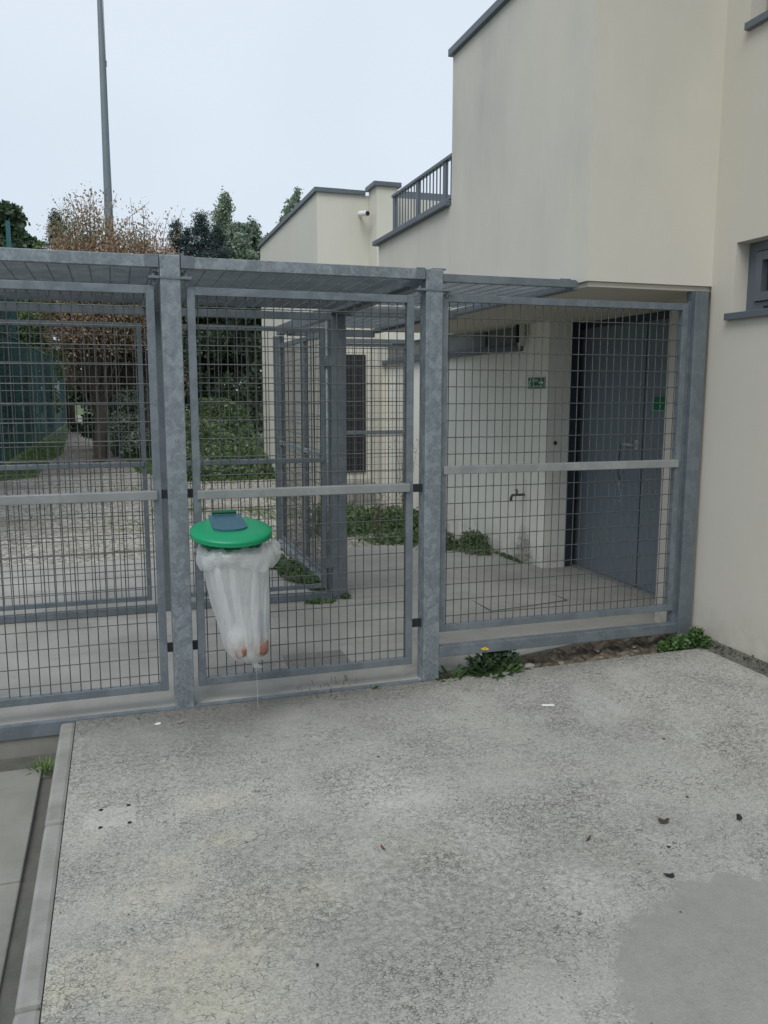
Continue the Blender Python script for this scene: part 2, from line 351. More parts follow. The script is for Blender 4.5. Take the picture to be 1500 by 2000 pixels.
class B:
    """collects shapes (in world or local metres) into one mesh"""
    def __init__(s): s.v = []; s.f = []
    def add(s, vs, fs):
        k = len(s.v); s.v += [tuple(v) for v in vs]; s.f += [tuple(i + k for i in f) for f in fs]; return s
    def box(s, x0, x1, y0, y1, z0, z1, bev=0):
        if bev <= 0:
            return s.add([(x0, y0, z0), (x1, y0, z0), (x1, y1, z0), (x0, y1, z0), (x0, y0, z1), (x1, y0, z1), (x1, y1, z1), (x0, y1, z1)],
                         [(0, 3, 2, 1), (4, 5, 6, 7), (0, 1, 5, 4), (1, 2, 6, 5), (2, 3, 7, 6), (3, 0, 4, 7)])
        bm = bmesh.new(); bmesh.ops.create_cube(bm, size=1)
        for v in bm.verts: v.co = Vector(((x0 + x1) / 2 + v.co.x * (x1 - x0), (y0 + y1) / 2 + v.co.y * (y1 - y0), (z0 + z1) / 2 + v.co.z * (z1 - z0)))
        bmesh.ops.bevel(bm, geom=bm.edges[:], offset=bev, segments=2, affect='EDGES', profile=.5)
        bm.verts.index_update(); s.add([v.co[:] for v in bm.verts], [[v.index for v in f.verts] for f in bm.faces]); bm.free(); return s
    def tube(s, pts, r, n=6, caps=True):
        pts = [Vector(p) for p in pts]; rs = r if isinstance(r, (list, tuple)) else [r] * len(pts)
        vs = []; fs = []
        up0 = None
        for i, p in enumerate(pts):
            t = (pts[min(i + 1, len(pts) - 1)] - pts[max(i - 1, 0)]).normalized()
            if up0 is None: up0 = t.orthogonal().normalized()
            u = (up0 - t * up0.dot(t)); u = u.normalized() if u.length > 1e-6 else t.orthogonal().normalized(); up0 = u; w = t.cross(u)
            for k in range(n):
                a = 2 * math.pi * k / n; vs.append(p + (u * math.cos(a) + w * math.sin(a)) * rs[i])
        for i in range(len(pts) - 1):
            for k in range(n):
                a, b = i * n + k, i * n + (k + 1) % n; fs.append((a, b, b + n, a + n))
        if caps: fs += [tuple(range(n))[::-1], tuple((len(pts) - 1) * n + k for k in range(n))]
        return s.add(vs, fs)
    def poly(s, pts, z0, z1):
        n = len(pts); vs = [(x, y, z0) for x, y in pts] + [(x, y, z1) for x, y in pts]
        return s.add(vs, [tuple(range(n))[::-1], tuple(range(n, 2 * n))] + [(i, (i + 1) % n, (i + 1) % n + n, i + n) for i in range(n)])
    def mesh(s, name):
        me = bpy.data.meshes.new(name); me.from_pydata(s.v, [], s.f); me.update(); return me
    def build(s, name, mat, parent=None, off=None, smooth=False):
        if off is not None: s.v = [(x - off[0], y - off[1], z - off[2]) for x, y, z in s.v]
        me = s.mesh(name)
        bm = bmesh.new(); bm.from_mesh(me); bmesh.ops.recalc_face_normals(bm, faces=bm.faces[:]); bm.to_mesh(me); bm.free()
        return link(name, me, mat, parent, smooth)

def holes_wall(us, vs, solid, place, t0, t1):
    """grid wall: us, vs = cut lines, solid(i, j) says whether the cell is filled; place(u, v, t) -> xyz"""
    b = B(); nu, nv = len(us) - 1, len(vs) - 1
    S = lambda i, j: 0 <= i < nu and 0 <= j < nv and solid(i, j)
    for i in range(nu):
        for j in range(nv):
            if not S(i, j): continue
            u0, u1, v0, v1 = us[i], us[i + 1], vs[j], vs[j + 1]
            for t in (t0, t1): b.add([place(u0, v0, t), place(u1, v0, t), place(u1, v1, t), place(u0, v1, t)], [(0, 1, 2, 3)])
            if not S(i - 1, j): b.add([place(u0, v0, t0), place(u0, v1, t0), place(u0, v1, t1), place(u0, v0, t1)], [(0, 1, 2, 3)])
            if not S(i + 1, j): b.add([place(u1, v0, t0), place(u1, v1, t0), place(u1, v1, t1), place(u1, v0, t1)], [(0, 1, 2, 3)])
            if not S(i, j - 1): b.add([place(u0, v0, t0), place(u1, v0, t0), place(u1, v0, t1), place(u0, v0, t1)], [(0, 1, 2, 3)])
            if not S(i, j + 1): b.add([place(u0, v1, t0), place(u1, v1, t0), place(u1, v1, t1), place(u0, v1, t1)], [(0, 1, 2, 3)])
    return b

def np_mesh(name, V, F4, mat, parent=None, kind=None, off=None):
    """V (n,3) float, F4 (m,4) int quads"""
    V = np.asarray(V, dtype=np.float32); F4 = np.asarray(F4, dtype=np.int32)
    if off is not None: V = V - np.asarray(off, dtype=np.float32)
    me = bpy.data.meshes.new(name); me.vertices.add(len(V)); me.vertices.foreach_set('co', V.ravel())
    me.loops.add(F4.size); me.loops.foreach_set('vertex_index', F4.ravel())
    me.polygons.add(len(F4)); me.polygons.foreach_set('loop_start', np.arange(0, F4.size, 4, dtype=np.int32))
    me.update(calc_edges=True); me.validate()
    return link(name, me, mat, parent)

RNG = np.random.default_rng(11)
def leaves(P, size, aspect=.55, droop=0.0, rng=RNG, up=.3):
    """one diamond leaf per point; returns V, F"""
    n = len(P); s = size * rng.uniform(.55, 1.35, (n, 1))
    d = rng.normal(size=(n, 3)); d[:, 2] -= droop; d /= np.linalg.norm(d, axis=1, keepdims=True)
    q = rng.normal(size=(n, 3)); q[:, 2] += up
    w = np.cross(d, q); w /= np.linalg.norm(w, axis=1, keepdims=True) + 1e-9
    nrm = np.cross(d, w)
    a = P - d * s * .5; c = P + d * s * .5; b = P + w * s * aspect * .5 + nrm * s * .08; e = P - w * s * aspect * .5 + nrm * s * .08
    V = np.stack([a, b, c, e], 1).reshape(-1, 3); F = np.arange(4 * n).reshape(-1, 4)
    return V, F

def clump_points(centers, radii, n, rng=RNG, shell=.55):
    k = len(centers); w = np.array([r[0] * r[1] * r[2] for r in radii]) ** .67; w /= w.sum()
    idx = rng.choice(k, n, p=w); d = rng.normal(size=(n, 3)); d /= np.linalg.norm(d, axis=1, keepdims=True)
    r = rng.uniform(shell, 1, (n, 1)) ** .6 * rng.uniform(.75, 1.12, (n, 1))
    return np.array(centers)[idx] + d * r * np.array(radii)[idx]

# ------------------------------------------------------------------ SETTING
def sheet(name, mat, x0, x1, y0, y1, nx, ny, zf, kind='structure', edgey=None, label=None, cat=None):
    xs = np.linspace(x0, x1, nx); V = []
    for j in range(ny):
        t = j / (ny - 1)
        for x in xs:
            yy0 = y0(x) if callable(y0) else y0; yy1 = y1(x) if callable(y1) else y1
            y = yy0 + (yy1 - yy0) * t; V.append((x, y, zf(x, y)))
    F = [(j * nx + i, j * nx + i + 1, (j + 1) * nx + i + 1, (j + 1) * nx + i) for j in range(ny - 1) for i in range(nx - 1)]
    o = np_mesh(name, V, F, mat); props(o, label, cat, None, kind); return o

def ss(t): t = max(0, min(1, t)); return t * t * (3 - 2 * t)
def zplat(x, y=0): return .08 * ss((x - 1.5) / 2.1)
def zfloor(x, y): return max(.072 * ss((y - 4.4) / 1.7), .062 * ss((x - 1.5) / 2.1))
EDGE_F = lambda x: 4.50 + max(0, (x - 1.76)) * .155 if x > 1.75 else 4.402
EDGE_P = lambda x: 4.388 - .16 * ss((x - 1.6) / 2.0)

sheet('ground', M['earth'], -400, 400, -60, 700, 2, 2, lambda x, y: -.30)
b = B(); b.box(-300, 300, 8.24, 600, -.29, .030); b.build('grass_ground', M['earth'])['kind'] = 'structure'
# foreground slab
sheet('pavement', M['paver'], -.268, 3.66, -3, EDGE_P, 40, 60, lambda x, y: zplat(x))
V = [(x, EDGE_P(x), z) for x in np.linspace(-.268, 3.66, 40) for z in (zplat(x), -.2)]
np_mesh('pavement_edge', V, [(2 * i, 2 * i + 1, 2 * i + 3, 2 * i + 2) for i in range(39)], M['kerb'])['kind'] = 'structure'
b = B()
y1 = 4.385
for k, y0 in enumerate((3.325, 2.285, 1.235, .19, -.85, -1.9, -2.95)):
    b.box(-.343, -.2685, y0 + .006, y1, -.29, .001 - .003 * (k % 2), .016); y1 = y0 - (.010 if k == 1 else .001)
b.build('kerb', M['kerb'])['kind'] = 'structure'
sheet('gutter', M['gutter'], -.46, -.30, -3, 4.39, 3, 30, lambda x, y: -.172 + .006 * math.sin(y * 3))
b = B(); b.box(-7, -.425, -3, 3.2, -.28, -.152, .006); b.box(-7, -.425, 3.206, 4.22, -.28, -.150, .006); b.build('lower_pavement', M['lower'])['kind'] = 'structure'
b = B(); b.box(-7, -.33, 4.12, 4.40, -.28, -.165); b.build('gutter_end', M['gutter'])['kind'] = 'structure'
# passage floor inside the fence
sheet('floor', M['floor'], -7, 4.3, EDGE_F, 8.25, 60, 26, zfloor)
V = [(x, EDGE_F(x), z) for x in np.linspace(-7, 4.3, 60) for z in (zfloor(x, EDGE_F(x)), -.28)]
np_mesh('floor_edge', V, [(2 * i, 2 * i + 1, 2 * i + 3, 2 * i + 2) for i in range(59)], M['lower'])['kind'] = 'structure'
sheet('soil', M['soil'], 1.70, 3.60, EDGE_P, lambda x: EDGE_F(max(x, 1.76)) + .02, 60, 14, lambda x, y: zplat(x) - .035 + .022 * math.sin(x * 31 + y * 17) * math.sin(y * 43) + random.uniform(-.006, .008))
# yard and path
b = B(); b.poly([(-12, 8.25), (3.9, 8.25), (3.9, 15.0), (2.6, 15.6), (1.3, 15.4), (.3, 17.6), (-1.2, 17.2), (-2.2, 16.4), (-12, 16)], -.2, .052)
b.build('gravel_yard', M['gravel'])['kind'] = 'structure'
sheet('path', M['path'], 0, 1, 16.5, 60, 4, 14, lambda x, y: .044)
pth = bpy.data.objects['path'].data
for v in pth.vertices:
    y = v.co.y; w = 1.9 - .02 * (y - 16) if y < 22 else 1.25
    cx = -.55 - .035 * (y - 16.5); v.co.x = cx + (v.co.x - .5) * w

# ------------------------------------------------------------------ BUILDING
bld = thing('building', (3.56, 4.42, 0), "cream rendered building with grey copings stepping back beyond the wire fence", 'building')
OFF = (3.56, 4.42, 0)
def bpart(b, name, mat, par=None, smooth=False):
    o = b.build(name, mat, par or bld, OFF if (par is None) else OFF, smooth); return o
# right hand wall with two windows
us = [-3, 2.35, 4.218, 4.42]; vs = [-.3, 2.125, 2.575, 3.75, 5.0, 7.0]
sol = lambda i, j: not (i == 1 and j in (1, 3))
bpart(holes_wall(us, vs, sol, lambda u, v, t: (t, u, v), 3.56, 3.95), 'wall', M['render'])
bpart(B().box(3.62, 4.02, 4.421, 4.9, -.2, 2.32), 'wall', M['render'])
# wall beside / behind the passage door
us = [4.42, 5.46, 7.00, 7.3]; vs = [-.2, .0, 2.36, 2.45]
bpart(holes_wall([4.9, 5.46, 6.93, 7.1], [-.2, .055, 2.40], lambda i, j: not (i == 1 and j == 1), lambda u, v, t: (t, u, v), 4.03, 4.25), 'wall', M['render'])
# tap wall with its long high window, and its end face
bpart(holes_wall([6.70, 7.24, 11.70, 11.86], [-.2, 2.12, 2.345], lambda i, j: not (i == 1 and j == 1), lambda u, v, t: (t, u, v), 3.70, 3.925), 'wall', M['render_tap'])
bpart(B().box(3.70, 4.1, 8.56, 11.79, 2.346, 3.10), 'wall', M['render_tap'])
bpart(B().box(3.926, 4.03, 6.931, 11.8, -.2, 2.34), 'wall', M['render_tap'])
# overhanging upper floor: low terrace part and tall part
bpart(B().box(2.68, 6.0, 4.42, 6.55, 2.345, 8.3 - 3.96).box(2.68, 6.0, 6.551, 8.53, 2.345, 3.20), 'upper_storey', M['render_grey'])
bpart(B().box(3.955, 7.0, 4.40, 6.5, 4.3, 7.0), 'wall', M['render'])
bpart(B().box(2.70, 4.02, 4.44, 8.50, 2.315, 2.343), 'soffit', simple("grey_soffit", (.52, .49, .42), .9, 0, .12, 1.5))
bpart(B().box(2.645, 2.95, 6.45 - 2.0, 6.575, 4.34, 4.395, .004).box(2.951, 6.0, 6.45 - .2, 6.578, 4.34, 4.392), 'coping', M['zinc'])
bpart(B().box(2.63, 2.98, 6.57, 8.60, 3.20, 3.245, .004), 'coping', M['zinc'])
# far wing
bpart(B().box(2.80, 8, 11.80, 16.6, -.2, 4.45), 'far_wing', M['render_far'])
bpart(B().box(2.76, 3.2, 11.76, 16.65, 4.45, 4.51).box(3.201, 3.50, 11.76, 12.1, 4.451, 4.508), 'coping', M['zinc'])
bpart(B().box(3.56, 3.86, 11.42, 11.799, -.2, 4.50), 'pier', M['render_far'])
bpart(B().box(3.51, 3.91, 11.38, 11.82, 4.50, 4.56, .003), 'coping', M['zinc'])
bpart(B().box(3.861, 6.5, 12.0, 12.4, 4.451, 4.60), 'coping', M['zinc'])
# black far door in the wing front and the step below it
d_ = bpart(B().box(3.13, 3.50, 11.775, 11.797, .50, 2.22), 'door', M['dark'])
bpart(B().box(3.12, 3.69, 11.45, 11.79, -.1, .38, .01), 'step', M['kerb'])
# passage door
df = bpart(B().box(3.926, 4.02, 6.72, 6.93, .065, 2.312).box(4.021, 4.14, 6.86, 6.928, .065, 2.312).box(4.06, 4.14, 5.462, 5.50, .065, 2.312).box(4.06, 4.14, 5.501, 6.859, 2.26, 2.312), 'door_frame', M['doorframe'])
dl = bpart(B().box(4.075, 4.12, 5.80, 6.855, .075, 2.255, .003), 'door', M['door'])
dl2 = bpart(B().box(4.078, 4.12, 5.505, 5.788, .075, 2.255, .003), 'door', M['door'])
bpart(B().box(4.082, 4.13, 5.786, 5.802, .075, 2.255), 'door_gap', M['dark'])
def sub(b, name, mat, par, smooth=False): return b.build(name, mat, par, OFF, smooth)
sub(B().tube([(4.075, 5.87, 1.26), (4.03, 5.87, 1.26)], .011, 10).tube([(4.03, 5.865, 1.26), (4.028, 5.93, 1.262), (4.032, 6.01, 1.258)], [.010, .010, .008], 10).box(4.068, 4.076, 5.85, 5.89, 1.225, 1.30, .003), 'handle', M['steel'], dl)
for z in (.35, 1.1, 1.95): sub(B().tube([(4.06, 6.862, z - .06), (4.06, 6.862, z + .06)], .012, 8), 'hinge', M['doorframe'], dl)
bpart(B().box(4.0, 4.06, 5.46, 6.93, .055, .075), 'threshold', M['kerb'])
bpart(B().tube([(3.785, 6.695, 1.232), (3.785, 6.703, 1.232)], .021, 20), 'wall_hole', M['dark'])
# high strip window over the tap wall
wf = bpart(B().box(3.72, 3.78, 7.242, 11.698, 2.122, 2.16).box(3.72, 3.78, 7.242, 7.28, 2.161, 2.343).box(3.72, 3.78, 8.10, 8.16, 2.161, 2.343).box(3.72, 3.78, 9.4, 9.46, 2.161, 2.343).box(3.72, 3.78, 10.6, 10.66, 2.161, 2.343), 'window', M['zinc'])
sub(B().box(3.745, 3.755, 7.281, 11.69, 2.161, 2.343), 'pane', M['dullglass'], wf)
sub(B().box(3.63, 3.72, 7.20, 11.9, 2.075, 2.121, .003), 'sill', M['zinc'], wf)
bpart(B().tube([(3.64, 7.11, 2.12), (3.64, 7.11, 2.33)], .028, 12), 'downpipe', M['render'])
bpart(B().tube([(3.66, 7.21, 2.09), (3.66, 7.21, 2.30)], .018, 12), 'downpipe', M['render'])
bpart(B().box(3.60, 3.69, 7.15, 7.175, 2.2, 2.33).box(3.60, 3.63, 7.15, 7.175, 2.15, 2.2), 'bracket', M['dark'])
# right windows
def window(y0, y1, z0, z1):
    f = bpart(B().box(3.655, 3.715, y1 - .07, y1 - .001, z0, z1).box(3.655, 3.715, y0 + .001, y0 + .07, z0, z1).box(3.655, 3.715, y0 + .071, y1 - .071, z0, z0 + .055).box(3.655, 3.715, y0 + .071, y1 - .071, z1 - .055, z1), 'window', M['zinc'])
    g = .008; a0, a1, c0, c1 = y0 + .071 + g, y1 - .071 - g, z0 + .055 + g, z1 - .055 - g
    sub(B().box(3.640, 3.705, a1 - .05, a1, c0, c1).box(3.640, 3.705, a0, a0 + .05, c0, c1).box(3.640, 3.705, a0 + .051, a1 - .051, c0, c0 + .05).box(3.640, 3.705, a0 + .051, a1 - .051, c1 - .05, c1), 'sash', M['zinc'], f)
    sub(B().box(3.680, 3.690, a0 + .051, a1 - .051, c0 + .051, c1 - .051), 'pane', M['glass'], f)
    sub(B().box(3.648, 3.6545, y1 - .20, y1 - .15, z0 + .012, z0 + .032), 'drain_cap', M['dark'], f)
    sub(B().box(3.525, 3.654, y0, y1 + .035, z0 - .042, z0 - .001, .003), 'sill', M['zinc'], f)
window(2.35, 4.218, 2.166, 2.575)
window(2.35, 4.19, 3.79, 5.0)
# terrace railing
rl = bpart(B().box(2.70, 2.745, 6.56, 8.17, 3.600, 3.625).box(2.71, 2.735, 6.56, 8.17, 3.275, 3.295), 'railing', M['zinc'])
for y in (8.13, 7.46, 6.79): sub(B().box(2.712, 2.728, y - .035, y + .035, 3.245, 3.600), 'railing_post', M['zinc'], rl)
y = 8.05
while y > 6.6:
    if min(abs(y - k) for k in (8.13, 7.46, 6.79)) > .05: sub(B().tube([(2.72, y, 3.29), (2.72, y, 3.60)], .0065, 6), 'baluster', M['zinc'], rl)
    y -= .082

# lichen patch / tap / signs / camera
s = thing('emergency_exit_sign', (3.692, 6.91, 1.72), "green exit sign with arrow and running figure on cream wall beside the door recess", 'sign')
so_ = (3.692, 6.91, 1.72)
# sign faces -X: u = -(y) so that it reads left to right from the yard side
def sg(u0, u1, z0, z1, t0=-.0045, t1=-.0025): return (3.692 + t0, 3.692 + t1, 6.91 - u1, 6.91 - u0, 1.72 + z0, 1.72 + z1)
B().box(3.690, 3.699, 6.75, 7.07, 1.72, 1.825, .002).build('plate', M['signgreen'], s, so_)
b = B()
for q in ((-.158, .158, .001, .0035), (-.158, .158, .1015, .104), (-.158, -.1545, .0036, .1014), (.1545, .158, .0036, .1014)): b.box(*sg(*q, -.0045, -.002))
b.build('border', M['white'], s, so_)
b = B(); b.box(*sg(.055, .115, .050, .062)); b.add([(3.688, 6.91 - .110, 1.72 + .038), (3.688, 6.91 - .110, 1.72 + .074), (3.688, 6.91 - .142, 1.72 + .056)], [(0, 1, 2)]); b.build('arrow', M['white'], s, so_)
b = B(); b.tube([(3.688, 6.91 + .105, 1.72 + .088), (3.690, 6.91 + .105, 1.72 + .088)], .009, 12)
for p in (((-.112, .078), (-.122, .046)), ((-.122, .046), (-.10, .030), (-.104, .012)), ((-.122, .046), (-.14, .030), (-.148, .014)), ((-.113, .072), (-.095, .058)), ((-.113, .072), (-.135, .060))):
    b.tube([(3.6885, 6.91 - u, 1.72 + z) for u, z in p], .005, 6)
b.build('figure', M['white'], s, so_)
def text(name, body, size, loc, rot, mat, par, off):
    c = bpy.data.curves.new(name, 'FONT'); c.body = body; c.size = size; c.extrude = .0006; c.align_x = 'CENTER'
    t = bpy.data.objects.new(name, c); COL.objects.link(t)
    bpy.context.view_layer.update()
    me = bpy.data.meshes.new_from_object(t.evaluated_get(bpy.context.evaluated_depsgraph_get())); bpy.data.objects.remove(t)
    mt = Matrix.Translation(Vector(loc) - Vector(off)) @ Matrix.Rotation(rot[2], 4, 'Z') @ Matrix.Rotation(rot[0], 4, 'X'); me.transform(mt)
    return link(name, me, mat, par)
text('lettering', "SORTIE", .034, (3.6875, 6.91 + .015, 1.72 + .062), (R(90), 0, R(-90)), M['white'], s, so_)
text('lettering', "DE SECOURS", .027, (3.6875, 6.91 - .04, 1.72 + .012), (R(90), 0, R(-90)), M['white'], s, so_)
s2o = (4.0, 5.465, 1.6)
s2 = thing('safety_sign', s2o, "small square green sign with pale edge at the right of the blue-grey door", 'sign')
B().box(4.062, 4.074, 5.508, 5.66, 1.545, 1.655, .001).build('plate', M['signgreen'], s2, s2o)
B().box(4.0595, 4.0618, 5.508, 5.66, 1.545, 1.551).box(4.0595, 4.0618, 5.654, 5.66, 1.5512, 1.655).build('border', simple("pale_green_edge", (.25, .5, .36), .5), s2, s2o)
B().tube([(4.061, 5.56, 1.575), (4.061, 5.545, 1.60), (4.061, 5.56, 1.63)], .003, 5).build('figure', simple("pale_green_print", (.15, .4, .25), .5), s2, s2o)
# tap
to = (3.70, 7.12, .70)
t = thing('water_tap', to, "tarnished outdoor tap on the cream wall left of the door recess", 'tap')
B().tube([(3.699, 7.10, .715), (3.62, 7.10, .715), (3.585, 7.12, .71)], .012, 10).tube([(3.585, 7.12, .715), (3.578, 7.135, .69), (3.578, 7.14, .655)], [.012, .012, .014], 10).build('spout', M['brass'], t, to, True)
B().tube([(3.615, 7.10, .72), (3.615, 7.10, .775)], [.014, .007], 10).tube([(3.615, 7.06, .757), (3.615, 7.14, .757)], .005, 6).build('handle', M['brass'], t, to)
# wire hook hanging on the door handle
ho = (4.02, 5.99, 1.25)
h = thing('wire_hook', ho, "thin bent wire hook hanging from the door handle", 'hook')
B().tube([(4.02, 6.01, 1.262), (4.015, 6.02, 1.15), (4.015, 6.03, 1.02), (4.02, 6.0, .95)], .004, 6).build('cord', M['dark'], h, ho)
ring = [(4.015 , 6.01 + .012 * math.cos(k), .925 + .015 * math.sin(k)) for k in np.linspace(0, 6.28, 12)]
B().tube(ring, .0022, 5).tube([(4.015, 6.008, .912), (4.015, 5.99, .86), (4.015, 5.965, .80), (4.015, 5.975, .785), (4.015, 6.0, .783), (4.015, 5.935, .79)][:5], .0022, 5).build('hook', M['steel'], h, ho)
# surveillance camera on far wing
co = (3.42, 11.79, 4.15)
c = thing('security_camera', co, "white cylindrical camera under the coping of the far cream wing", 'camera')
B().tube([(3.42, 11.79, 4.17), (3.42, 11.68, 4.17)], .022, 10).build('bracket', M['white'], c, co, True)
B().tube([(3.40, 11.70, 4.175), (3.45, 11.50, 4.145)], .038, 18).build('housing', M['white'], c, co)
B().tube([(3.4499, 11.4998, 4.1449), (3.452, 11.492, 4.144)], .031, 18).build('lens', M['dark'], c, co)

# ------------------------------------------------------------------ STEELWORK
def mesh_grid(u0, u1, v0, v1, pu, pv, place, r=.0024, ou=None, ov=None, n=5):
    """wires along v every pu, wires along u every pv (offset by one wire thickness)"""
    b = B(); u = u0 + (ou if ou is not None else pu * .6)
    while u < u1 - .004: b.tube([place(u, v0, 0), place(u, v1, 0)], r, n, False); u += pu
    v = v0 + (ov if ov is not None else pv * .7)
    while v < v1 - .004: b.tube([place(u0, v, -2 * r), place(u1, v, -2 * r)], r, n, False); v += pv
    return b

def panel(name, label, group, x0, x1, z0, z1, y, zm=None, fw=.041, axis='X', cat='fence panel', mats=('galv_mid', 'rail', 'wire'), pu=.0492, pv=.0963, wr=.0029, ov=None, lowrail=None, dep=.04, mid=.048, tabs=()):
    """a framed wire mesh panel in the plane Y = y (axis X) or X = y (axis Y); x0..x1 runs along the plane"""
    P = (lambda u, v, t: (u, y + t, v)) if axis == 'X' else (lambda u, v, t: (y + t, u, v))
    o = P(x0, z0, 0); T = thing(name, o, label, cat, group)
    def bx(b, u0, u1, v0, v1, t0, t1, bev=.002):
        a, c = P(u0, v0, t0), P(u1, v1, t1); b.box(min(a[0], c[0]), max(a[0], c[0]), min(a[1], c[1]), max(a[1], c[1]), v0, v1, bev)
    b = B(); bx(b, x0, x0 + fw, z0, z1, 0, dep); bx(b, x1 - fw, x1, z0, z1, 0, dep); bx(b, x0 + fw, x1 - fw, z0 + .0004, z0 + fw - .0004, .0005, dep - .0005); bx(b, x0 + fw, x1 - fw, z1 - fw, z1 - .0004, .0005, dep - .0005)
    b.build('frame', M[mats[0]], T, o)
    w = mesh_grid(x0 + fw * .6, x1 - fw * .6, z0 + fw * .6, z1 - fw * .6, pu, pv, lambda u, v, t: P(u, v, dep * .5 + t), r=wr, ov=ov)
    w.build('wire_mesh', M[mats[2]], T, o)
    if zm is not None:
        b = B(); bx(b, x0 + fw * .5, x1 - fw * .5, zm, zm + mid, -.012, dep - .006, .004); b.build('middle_rail', M[mats[1]], T, o)
    if tabs:
        for (u0, u1, v0, v1) in tabs:
            b = B(); bx(b, u0, u1, v0, v1, dep * .3, dep * .8, 0); b.build('hinge_plate', M['dark'], T, o)
    return T

YF = 4.402
G1 = 'mesh panels of the front fence'
panel('mesh_panel', "leftmost front mesh panel, cut by the photo's left edge", G1, -1.03, .206, .10, 2.222, YF + .02, 1.137, tabs=((.206, .236, .31, .358), (.206, .236, 1.14, 1.186)))
panel('mesh_panel', "front mesh panel in the middle with the green bin hanging on it", G1, .366, 1.597, .105, 2.222, YF + .02, 1.130, tabs=((.337, .366, .31, .358), (.337, .366, 1.14, 1.186), (1.597, 1.657, .325, .372), (1.597, 1.657, 1.125, 1.17)))
panel('mesh_panel', "front mesh panel before the blue-grey door, set higher than the others", G1, 1.760, 3.402, .283, 2.236, YF + .02, 1.222)

def post(name, label, group, x, y, w, dp, z0, z1, mat='galv', parts=True, cat='post'):
    o = (x, y, z0); T = thing(name, o, label, cat, group)
    B().box(x, x + w, y, y + dp, z0, z1, .004).build('shaft', M[mat], T, o)
    if parts:
        B().box(x + w / 2 - .012, x + w + .02, y + .01, y + .05, z1 + .0005, z1 + .007).build('cap_plate', M['galv_mid'], T, o)
        b = B().box(x - .055, x - .002, y - .006, y + .05, z1 - .118, z1 - .104, .002).box(x + w + .002, x + w + .055, y - .006, y + .05, z1 - .118, z1 - .104, .002)
        b.box(x - .003, x + w + .003, y - .004, y - .0002, z1 - .116, z1 - .107)
        b.tube([(x - .03, y + .02, z1 - .145), (x - .03, y + .02, z1 - .09)], .008, 8).tube([(x + w + .03, y + .02, z1 - .145), (x + w + .03, y + .02, z1 - .09)], .008, 8)
        b.build('hinge_bracket', M['galv_mid'], T, o)
    return T
GP = 'galvanised posts of the front fence'
post('steel_post', "tall galvanised post left of the green bin, reaching down to the pavement", GP, .236, YF - .005, .101, .10, -.01, 2.371)
post('steel_post', "tall galvanised post in the middle of the front fence, right of the bin panel", GP, 1.657, YF - .005, .101, .10, -.01, 2.364)
T = post('steel_post', "galvanised end post against the cream wall at the right end of the fence", GP, 3.432, YF - .005, .095, .09, .12, 2.314, 'galv_dark', False)
B().box(3.403, 3.431, YF + .03, YF + .08, .19, 2.25).build('hinge_strip', M['galv_dark'], T, (3.432, YF - .005, .12))
post('steel_post', "galvanised front post just outside the photo's left edge", GP, -1.165, YF - .005, .101, .10, -.06, 2.371)

def beam(label, x0, x1, y0, y1, z0, z1, mat='galv', group='roof beams of the steel cage', plates=(), name='steel_beam', cat='beam'):
    o = (x0, y0, z0); T = thing(name, o, label, cat, group)
    B().box(x0, x1, y0, y1, z0, z1, .003).build('tube', M[mat], T, o)
    for (a, c) in plates: B().box(a, c, y0 - .004, y0 - .0005, z0 + .001, z1 + .004, .001).build('end_sleeve', M['galv_mid'], T, o)
    return T
beam("top front beam above the left mesh panel", -1.06, .233, YF, YF + .06, 2.308, 2.368, plates=((.165, .232),))
beam("top front beam between the two tall posts, above the bin panel", .340, 1.654, YF, YF + .06, 2.308, 2.366, plates=((.341, .405), (1.60, 1.653)))
beam("thinner top beam right of the middle post, ending against the overhanging wall", 1.761, 2.60, YF + .005, YF + .05, 2.300, 2.344, 'galv_mid', plates=((2.49, 2.56),))
beam("bottom rail under the right mesh panel above the weeds", 1.760, 3.431, YF, YF + .06, .135, .198, 'galv_mid', group='floor rails of the steel cage', name='floor_rail')
# steel angle along the floor edge
T = thing('edge_angle', (-7, 4.39, 0), "blue-grey steel angle along the edge of the concrete strip under the front fence", 'edge rail')
B().box(-7, 1.640, 4.389, 4.396, -.062, .006).box(-7, .233, 4.3961, 4.432, .003, .0065).box(.340, 1.640, 4.3961, 4.432, .003, .0065).build('angle', M['galv_mid'], T, (-7, 4.39, 0))

# beams running back from the posts
YR = 6.19
beam("roof beam running back from the post beside the bin", .245, .315, YF + .10, YR - .002, 2.262, 2.352, 'galv_dark')
beam("roof beam running back from the middle post to the inner corner post", 1.60, 1.672, YF + .10, 8.60, 2.262, 2.355, 'galv_mid')
beam("slim roof beam running back along the overhanging wall", 2.60, 2.64, YF + .055, 8.42, 2.292, 2.345, 'galv_mid')
beam("rear roof beam above the inner fence, left bay", -1.3, .243, YR, YR + .05, 2.228, 2.282, 'galv_mid')
beam("rear roof beam above the inner fence, right bay", .317, 1.598, YR, YR + .05, 2.226, 2.280, 'galv_mid')
beam("cross beam under the roof grating between inner corner post and overhang", 1.675, 2.598, YR + .02, YR + .07, 2.262, 2.330, 'galv_dark')
beam("last cross beam of the roof, in front of the far cream wall", 1.675, 2.598, 8.40, 8.45, 2.250, 2.320, 'galv_dark')

